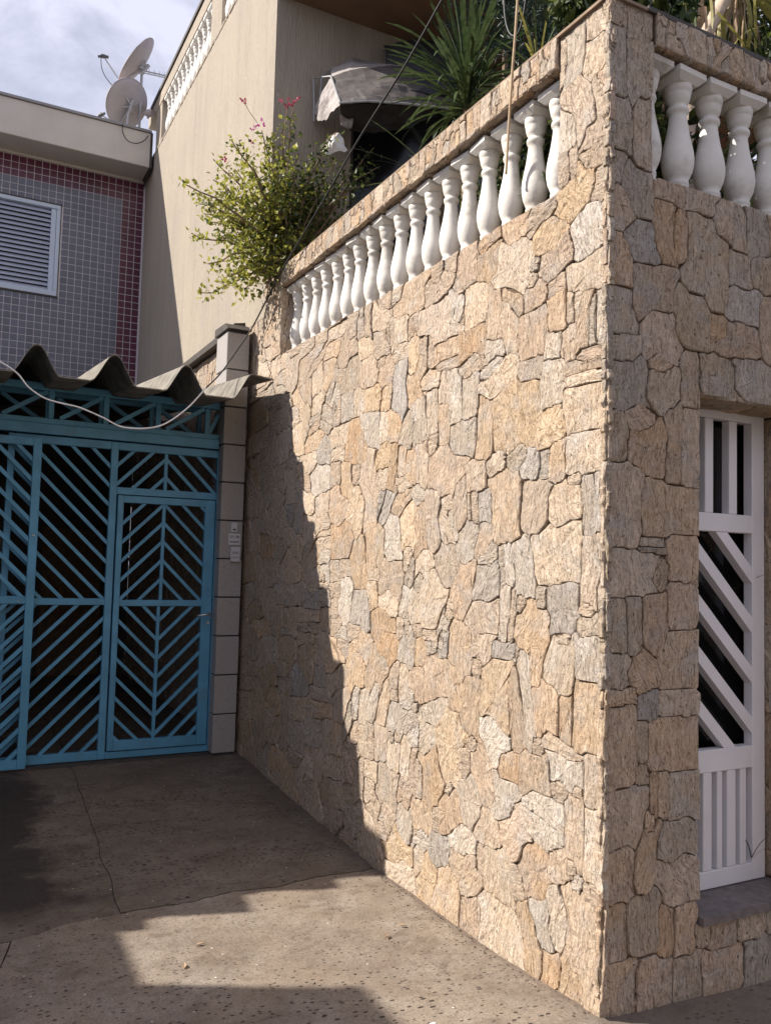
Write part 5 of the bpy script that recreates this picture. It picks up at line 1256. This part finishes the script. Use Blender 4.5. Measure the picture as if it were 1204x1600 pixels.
sheet([[A(520, 106, 4.26), A(552, 90, 4.29), A(600, 100, 4.29), A(690, 120, 4.29), A(740, 140, 4.29)],
       [A(516, 120, 4.02), A(545, 111, 3.96), A(610, 101, 3.90), A(680, 108, 3.86), A(740, 118, 3.84)]], 0.006, 'top_cloth', M['awning_pale'], crumple=0.012)
sheet([[A(517, 119, 4.01), A(545, 111.5, 3.955), A(610, 101.5, 3.895), A(680, 109, 3.855), A(740, 119, 3.835)],
       [A(524, 142, 3.80), A(560, 138, 3.72), A(620, 134, 3.66), A(670, 138, 3.62), A(735, 150, 3.60)],
       [A(530, 160, 3.66), A(572, 157, 3.58), A(630, 161, 3.54), A(690, 165, 3.52), A(735, 172, 3.52)]], 0.006, 'front_cloth', M['awning'], crumple=0.014)
sheet([[A(515, 119, 4.02), A(529, 136, 3.86), A(531, 160, 3.665)],
       [A(505, 143, 4.12), A(514, 163, 3.98), A(523, 174, 3.80)],
       [A(492, 176, 4.22), A(497, 192, 4.12), A(508, 186, 3.95)]], 0.006, 'side_flap', M['awning_pale'], crumple=0.022)
sheet([[A(531, 163, 3.72), A(575, 163, 3.66), A(625, 165, 3.64), A(690, 169, 3.62)],
       [A(533, 188, 3.86), A(578, 196, 3.82), A(628, 192, 3.82), A(680, 178, 3.82)],
       [A(545, 203, 4.0), A(578, 206, 3.98), A(620, 203, 3.98), A(668, 186, 3.98)]], 0.006, 'under_flap', M['awning_dark'], crumple=0.02)
sheet([[A(600, 72, 4.25), A(650, 62, 4.22), A(700, 62, 4.2), A(745, 66, 4.2)], [A(604, 103, 3.93), A(655, 106, 3.84), A(702, 112, 3.80), A(745, 120, 3.80)],
       [A(640, 140, 3.62), A(675, 146, 3.56), A(710, 152, 3.54), A(745, 160, 3.54)]], 0.006, 'shade_sheet', M['awning_dark'], crumple=0.02)  # added dark sheet standing in for shade on the awning's right side
sheet([[A(530, 176, 3.80), A(541, 180, 3.78), A(551, 186, 3.78)], [A(532, 192, 3.82), A(544, 200, 3.80), A(551, 203, 3.80)]], 0.006, 'rag', M['awning_pale'], crumple=0.03)
sheet([[A(527, 207, 3.85), A(531, 208, 3.82), A(536, 222, 3.80)], [A(509, 222, 3.85), A(520, 226, 3.78), A(541, 237, 3.76)], [A(497, 241, 3.85), A(514, 242, 3.80), A(538, 239, 3.76)]], 0.006, 'hanging_rag', M['white_paint'], crumple=0.02)
b = MB(); b.tube([A(530, 161, 3.64), A(572, 158, 3.56), A(630, 162, 3.52), A(735, 173, 3.50)], 0.011, 6); b.tube([A(491, 190, 4.28), A(490, 122, 4.28), A(517, 119, 4.0), A(531, 160, 3.65)], 0.010, 6); b.tube([A(497, 184, 4.26), A(503, 118, 4.26), A(520, 106, 4.26)], 0.009, 6)
obj('frame', b, M['galv'], aw)
cable('awning_cord', 'thin pale cord dangling below the torn awning', [A(527, 207, 3.82), A(516, 213, 3.8), A(510, 224, 3.8)], 0.004, M['rope'])

# ------------------------------------------------------------------ bougainvillea over the corner of the terrace
bg_ = thing('bougainvillea', 'leafy bougainvillea with a few pink flowers spilling over the end of the balustrade', 'shrub', (0.25, 4.05, 3.4))
root = Vector((0.26, 4.06, 3.41)); fork = Vector((0.10, 4.05, 4.32))
ENDS = [(290,290),(305,302),(332,252),(358,216),(380,238),(318,330),(338,372),(298,366),(328,412),(314,462),(345,440),(380,455),(398,425),(368,392),(350,290),(392,272),(420,252),(400,325),(425,365),(440,300),(470,332),(450,385),(432,408),(500,305),(490,362),(520,335),(545,332),(462,250),(440,190),(455,168),(500,240),(522,252),(548,290),(572,285),(590,262),(583,232),(560,335),(482,282),(408,205),(512,212),(330,280),(365,265),(345,330),(370,350),(410,300),(345,300),(376,320),(388,298),(362,430),(440,340),(470,300),(510,285),(478,372),(455,350),(312,318),(333,350),(352,410),(385,375),(420,215),(430,275)]
stem = MB(); fol = MB()
stem.tube([root, root.lerp(fork, .4) + Vector((.05, -.02, 0)), root.lerp(fork, .75) + Vector((-.02, .02, 0)), fork], [0.035, 0.03, 0.026, 0.02], 7)
stem.tube([root + Vector((.05, .02, 0)), fork + Vector((.15, -.03, -.3)), fork + Vector((.3, .05, .1))], [0.03, 0.024, 0.016], 7)
def leaf_quad(mb, p, d, n, L, W, mi):
    """small folded pointed leaf"""
    d = d.normalized(); s = d.cross(n).normalized(); n = s.cross(d)
    a = p; c = p + d * L; e = p + d * L * 0.42 + s * W * 0.5 + n * W * 0.18; f = p + d * L * 0.42 - s * W * 0.5 + n * W * 0.18
    mb.add([a, e, c, f, ], [(0, 1, 2), (0, 2, 3)], mi)
def rvec(): return Vector((random.gauss(0, 1), random.gauss(0, 1), random.gauss(0, 1)))
for px, py in ENDS:
    dep = random.uniform(3.72, 4.22) if px > 415 else random.uniform(3.80, 4.65)
    e = at(px, py, Y=dep)
    if e.x > 0.0: e.y = min(e.y, 4.24)
    mid = fork.lerp(e, 0.5) + Vector((0, random.uniform(-.12, .06), random.uniform(.02, .22)))
    pts = []
    for k in range(9):
        s = k / 8
        pts.append(fork * (1-s)**2 + mid * (2*s*(1-s)) + e * s*s + rvec() * 0.012)
    stem.tube(pts, [0.013 * (1 - 0.8 * k / 8) + 0.002 for k in range(9)], 5)
    outer = px < 345 or (py < 225) or (px > 555)
    n = 80 if outer else 125
    for _ in range(n):
        s = random.random() ** 0.6
        if s < 0.25: continue
        i = min(int(s * 8), 7); p = pts[i].lerp(pts[i+1], s * 8 - i)
        spread = 0.05 if outer else 0.095
        p = p + rvec() * spread * (1.15 - 0.5 * s)
        if p.x > -0.02 and p.y > 4.28: p.y = 4.26
        d = rvec() + Vector((-0.3, -0.2, -0.3)); nn = rvec() * 0.8 + Vector((-0.4, 0.0, 0.9))
        L = random.uniform(0.032, 0.062)
        xx = at(430, 300, Y=4).x
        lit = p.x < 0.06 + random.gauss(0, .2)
        mi = (0 if random.random() < .80 else 1) if lit else (1 if random.random() < .62 else 2)  # sunlight painted in: sunny side mostly lime, the rest darker greens
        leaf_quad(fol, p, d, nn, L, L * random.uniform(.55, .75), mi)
for px, py, k in ((540,300,3.8),(520,290,3.9),(530,310,3.8),(515,320,3.8),(480,275,3.9),(470,290,3.8),(495,310,3.75)):   # bare dry twigs
    e = at(px, py, Y=k); stem.tube([fork + Vector((.15,0,.1)), fork.lerp(e, .6) + rvec()*.05, e, e + rvec()*0.08], [0.006, .004, .003, .0015], 4)
obj('stem', stem, M['wood'], bg_)
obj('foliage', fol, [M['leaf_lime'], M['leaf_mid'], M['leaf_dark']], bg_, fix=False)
FL = [(440,158,'bract_red'),(450,156,'bract_red'),(460,158,'bract_red'),(455,163,'bract_red'),(446,166,'bract_red'),(464,154,'bract_red'),(398,198,'bract_pink'),(394,203,'bract_pink'),(408,187,'bract_pink'),(411,194,'bract_pink'),(405,196,'bract_pink'),(378,156,'bract_red'),(382,157,'bract_red'),(350,248,'bract_red'),(392,222,'bract_red')]
for px, py, mt in FL:
    c = at(px, py, Y=4.0); b = MB()
    for j in range(5):
        leaf_quad(b, c + rvec() * 0.006, rvec(), rvec(), 0.026, 0.022, 0)
    obj('flower', b, M[mt], bg_, fix=False)
st = MB(); st.tube([at(402, 192, Y=4.02), at(390, 175, Y=4.0), at(380, 157, Y=4.0)], 0.003, 4); st.tube([at(450, 165, Y=4.0), at(446, 190, Y=4.02), at(444, 230, Y=4.05)], 0.005, 4); obj('twig', st, M['wood'], bg_)

# ------------------------------------------------------------------ strap-leaved plants on the terrace
def strap(L, w, droop, n=7):
    """one long pointed leaf: folded along its middle, arching over"""
    b = MB(); z = x = 0.0; th = R3(6)
    for k in range(n + 1):
        s = k / n
        ww = w * (0.55 + 1.0 * s) * (1 - s) ** 0.55 if s < 1 else 0.0005
        ww = min(ww, w * .5) if s < 1 else 0.0005
        b.v += [(x - 0.25 * ww * math.cos(th), -ww, z + 0.0), (x, 0, z), (x - 0.25 * ww * math.cos(th), ww, z)]
        th = R3(6) + R3(droop) * s ** 1.7
        x += L / n * math.sin(th); z += L / n * math.cos(th)
    for k in range(n):
        for j in (0, 1):
            a = 3*k + j; b.f.append((a, a+1, a+4, a+3)); b.mi.append(0)
    return b.mesh('leaf', smooth=True, fix=False)
LEAVES = {}
for nm, mt in (('g', 'strap'), ('y', 'strap_yellow'), ('d', 'dry_leaf'), ('n', 'needle')):
    for k, dr in enumerate((18, 48, 85)):
        me = strap(1.0, 0.030 if nm != 'n' else 0.012, dr); me.materials.append(M[mt]); LEAVES[nm, k] = me
def rosette(plant, c, n, L, spread=(8, 115), w=1.0, cols='g', droop=None, tilt=(0, 0)):
    for k in range(n):
        q = (k + 0.5) / n
        az = k * 2.39996 + random.uniform(-.3, .3); el = R3(spread[0] + (spread[1] - spread[0]) * q + random.uniform(-8, 8))
        ll = L * random.uniform(.75, 1.1) * (0.85 + 0.3 * math.sin(math.pi * q))
        dk = droop if droop is not None else (0 if q < .35 else random.choice((0, 1)) if q < .75 else random.choice((1, 2)))
        off = Vector((math.cos(az), math.sin(az), 0)) * 0.02 + Vector((0, 0, -0.16 * L * q))
        inst('leaf', LEAVES[random.choice(cols), dk], plant, Vector(c) + off, (tilt[0], el + tilt[1] * 0, az), (ll, ll * w, ll))
def strap_plant(label, base, top, heads, n, L, **k):
    t = thing('dracaena', label, 'plant', base, 'strap-leaved plants behind the coping')
    b = MB(); b.tube([base, Vector(base).lerp(Vector(top), .5) + Vector((.02, .01, 0)), top], [0.035, 0.03, 0.022], 8); obj('stem', b, M['wood'], t, smooth=True)
    for h in heads: rosette(t, h, n, L, **k)
    return t
c1 = at(728, 118, X=0.62)
strap_plant('large dark strap-leaved plant behind the coping right of the awning', (c1.x, c1.y, 3.40), c1, [c1, c1 + Vector((0, 0, -0.16))], 84, 0.56, cols='gggggn', w=1.3, spread=(4, 92))
c2 = at(840, 70, X=0.50)
strap_plant('small pale-tipped strap-leaved plant just behind the coping near the corner', (c2.x, c2.y, 3.40), c2 + Vector((0, 0, -0.12)), [c2 + Vector((0, 0, -0.12))], 30, 0.34, cols='ggy', w=1.2)
c3 = at(600, 262, X=0.45)
c3 = at(690, 215, X=0.35)
strap_plant('low dark strap-leaved plant in the gap below the awning', (c3.x, c3.y, 3.40), c3 + Vector((0, 0, -.25)), [c3 + Vector((0, 0, -0.25))], 36, 0.50, spread=(15, 110), cols='gn', w=.8)
for i, (px, py, X, L) in enumerate(((835, 8, 1.1, .50), (880, 18, 0.9, .42), (790, 10, 1.4, .55))):
    c = at(px, py, X=X)
    t = thing('conifer', ('dark feathery conifer top above the rope at the picture\'s upper edge', 'dark feathery conifer top nearest the wall corner', 'dark feathery conifer top beside the large strap-leaved plant')[i], 'tree', (c.x, c.y, 3.4), 'dark conifers on the terrace')
    b = MB(); b.tube([(c.x, c.y, 3.4), c], [0.04, 0.02], 7); obj('trunk', b, M['wood'], t)
    b = MB()
    for w in range(9):
        z = -0.40 + 0.16 * w; rr = L * (1.0 - 0.09 * w)
        for j in range(7):
            az = j * 0.9 + w * 0.5 + random.uniform(-.2, .2); d = Vector((math.cos(az), math.sin(az), random.uniform(.15, .45))).normalized()
            o = c + Vector((0, 0, z))
            for s in range(26):
                p = o + d * rr * (s + 1) / 26
                for _ in range(3):
                    leaf_quad(b, p, d * 0.9 + rvec() * 0.7, rvec(), random.uniform(.05, .10), 0.010, 0)
    obj('crown', b, M['needle'], t, fix=False)
# right-hand group behind the street balustrade
tr = thing('yucca_tree', 'yucca with two pale leaning trunks and drooping dry leaves above the street wall', 'tree', (1.15, 0.75, 3.4))
for a, q, r in ((at(1094, 70, Y=.75), at(1140, -20, Y=.75), .045), (at(1118, 80, Y=.85), at(1150, -20, Y=.85), .03)):
    b = MB(); base = Vector((a.x - (q.x - a.x) * 1.2, a.y, 3.4)); pts = [base, base.lerp(a, .6), a, a.lerp(q, .5), q, q + (q - a) * .6]
    b.tube(pts, [r * 1.2, r * 1.1, r, r * .95, r * .9, r * .8], 9); obj('trunk', b, M['trunk_pale'], tr, smooth=True)
hd = at(1150, -45, Y=.8)
rosette(tr, hd, 34, 0.62, spread=(60, 150), cols='gyyd', w=1.5)
for k in range(26):          # dead leaves hanging straight down along the trunks
    px = random.uniform(1085, 1180); p = at(px, random.uniform(-40, 10), Y=random.uniform(.72, 1.0))
    L = random.uniform(.28, .52); inst('leaf', LEAVES['d', random.choice((0, 1))], tr, p, (0, R3(random.uniform(150, 178)), random.uniform(0, 6.28)), (L, L * random.uniform(.9, 1.8), L))
for px, py, Y, L, el, az, k, c in ((1035, -30, .55, .34, 165, 2.6, 0, 'y'), (1062, -40, .5, .42, 160, .2, 0, 'y'), (1022, -20, .6, .30, 172, 3.3, 0, 'y'), (1050, -40, .7, .34, 168, 1.2, 0, 'g'), (1075, -25, .65, .30, 158, 0.0, 0, 'g'), (1104, -40, .5, .30, 160, .1, 0, 'y'), (1178, 0, .6, .30, 150, .6, 1, 'y'), (1120, 20, .55, .28, 100, .1, 0, 'y'), (1192, 40, .6, .3, 110, 3.0, 1, 'y')):
    inst('leaf', LEAVES[c, k], tr, at(px, py, Y=Y), (0, R3(el), az), (L, L * 1.9, L))
c = at(1204, 118, Y=.62)
t = thing('palm', 'fine-leaved palm at the right edge above the street balustrade', 'plant', (c.x, c.y, 3.4))
b = MB(); b.tube([(c.x, c.y, 3.4), c], [.03, .015], 7); obj('stem', b, M['wood'], t)
rosette(t, c, 40, 0.36, spread=(20, 125), cols='ggn', w=.8)
for i, (px, py, Y, cols) in enumerate(((1040, 195, .85, 'gy'), (1085, 195, .95, 'g'), (1130, 200, .9, 'gy'), (1180, 215, .9, 'g'))):
    c = at(px, py + 60, Y=Y)
    t = thing('low_plant', ('broad yellow-green plant behind the first baluster from the corner', 'low green plant behind the second and third balusters from the corner', 'yellow-green plant behind the fourth baluster from the corner', 'low green plant at the right edge behind the street balusters')[i], 'plant', (c.x, c.y, 3.4), 'low plants behind the balusters')
    rosette(t, (c.x, c.y, 3.48), 26, 0.60, spread=(5, 72), cols=cols, w=2.0)
for i, (X, Y) in enumerate(((.78, .95), (.82, 1.6), (.85, 2.35), (.8, 3.05))):
    t = thing('low_plant', ('low strap-leaved plant behind the balusters nearest the corner', 'low strap-leaved plant behind the middle balusters, nearer the corner', 'low strap-leaved plant behind the middle balusters, nearer the far end', 'low strap-leaved plant behind the far end of the balusters')[i], 'plant', (X, Y, 3.4), 'low plants behind the balusters')
    rosette(t, (X, Y, 3.42), 24, 0.55, spread=(5, 62), cols='ggn' if i else 'gy', w=1.2)
# leafy bushes that close the terrace behind the palms
for (X0, X1, Ya, Yb, Za, Zb, n, lab) in ((1.25, 2.2, 1.25, 1.9, 3.5, 6.3, 4200, 'dense dark leafy bush behind the leaning pale trunks'), (2.2, 3.4, 1.0, 1.8, 3.5, 6.3, 4200, 'dense dark leafy bush at the far right behind the palm'), (0.24, 0.75, 0.26, 0.85, 3.5, 4.95, 3000, 'dense leafy bush in the corner of the terrace behind the stone pier'), (0.95, 1.7, 2.3, 3.0, 3.5, 5.6, 2200, 'dense dark bush between the conifers on the terrace')):
    t = thing('bush', lab, 'shrub', ((X0 + X1) / 2, (Ya + Yb) / 2, 3.4), 'leafy bushes on the terrace')
    b = MB(); f = MB()
    for k in range(7):
        q = Vector((random.uniform(X0, X1), random.uniform(Ya, Yb), Zb - random.uniform(0, .5)))
        b.tube([((X0 + X1) / 2, (Ya + Yb) / 2, 3.4), Vector(((X0 + X1) / 2, (Ya + Yb) / 2, 3.4)).lerp(q, .5) + rvec() * .06, q], [.02, .013, .004], 5)
    cl = [Vector((random.uniform(X0, X1), random.uniform(Ya, Yb), random.uniform(Za, Zb))) for _ in range(46)]
    for k in range(n):
        p = random.choice(cl) + rvec() * (0.12 if X0 > .5 else 0.06)
        if p.z < 3.45: continue
        leaf_quad(f, p, rvec() + Vector((0, 0, -.4)), rvec() + Vector((-.3, 0, .8)), random.uniform(.07, .13), random.uniform(.03, .05), random.choice((0, 0, 1)))
    obj('stem', b, M['wood'], t); obj('foliage', f, [M['leaf_dark'], M['leaf_mid']], t, fix=False)
# plants in the dim room behind the white gate and the tuft poking through its bars
t = thing('pot_plant', 'dim strap-leaved plant standing behind the bars of the white gate', 'plant', (1.05, 0.75, 1.2))
b = MB(); b.lathe([(.09, 0), (.12, .18), (.13, .2)], (1.05, .75, 1.2)); b.box((.85, .55, -.2), (1.25, .95, 1.2)); obj('pot', b, M['dark_cap'], t)
rosette(t, (1.05, .75, 1.42), 26, 0.60, spread=(8, 90), cols='g')
c = at(1178, 1335, Y=.19)
t = thing('grass_tuft', 'small tuft of thin green blades poking out through the foot of the white gate', 'plant', (c.x, .275, GS))
for k, (az, el, L) in enumerate(((3.6, 30, .20), (5.4, 38, .17), (4.6, 24, .23))):
    inst('leaf', LEAVES['g', 1], t, (1.112, .20, .40), (0, R3(el), az), (L, L * 1.0, L))

# ------------------------------------------------------------------ litter
b = MB(); c = at(676, 1597, Z=0.0); c.z = gz(c.x, c.y) + 0.012
b.bbox((c.x - .012, c.y - .006, c.z - .006), (c.x + .012, c.y + .006, c.z + .004), .002)
tag(obj('paper_scrap', b, M['paper'], origin=c), 'tiny white paper scrap on the concrete at the bottom edge of the picture', 'litter')
for i, (px, py, lab) in enumerate(((305, 1477, 'small brown fallen leaf in the sunlit patch of the drive'), (288, 1514, 'dark fallen leaf near the lower edge of the sunlit patch'), (635, 1447, 'pale dry leaf on the concrete near the foot of the sunlit wall'), (606, 1461, 'pale straw-like leaf on the drive away from the wall'))):
    c = at(px, py, Z=-0.04); c.z = gz(c.x, c.y) + 0.012
    b = MB(); d = Vector((math.cos(i * 1.3), math.sin(i * 1.3), .12)); leaf_quad(b, c, d, Vector((0, 0, 1)), .045, .02, 0)
    b.v = b.v + [(x, y, z - .003) for x, y, z in b.v]; b.f += [(4, 6, 5), (4, 7, 6), (0, 1, 5, 4), (1, 2, 6, 5), (2, 3, 7, 6), (3, 0, 4, 7)]; b.mi = [0] * len(b.f)
    tag(obj('fallen_leaf', b, M['dry_leaf'], origin=c), lab, 'leaf', 'fallen leaves on the drive')
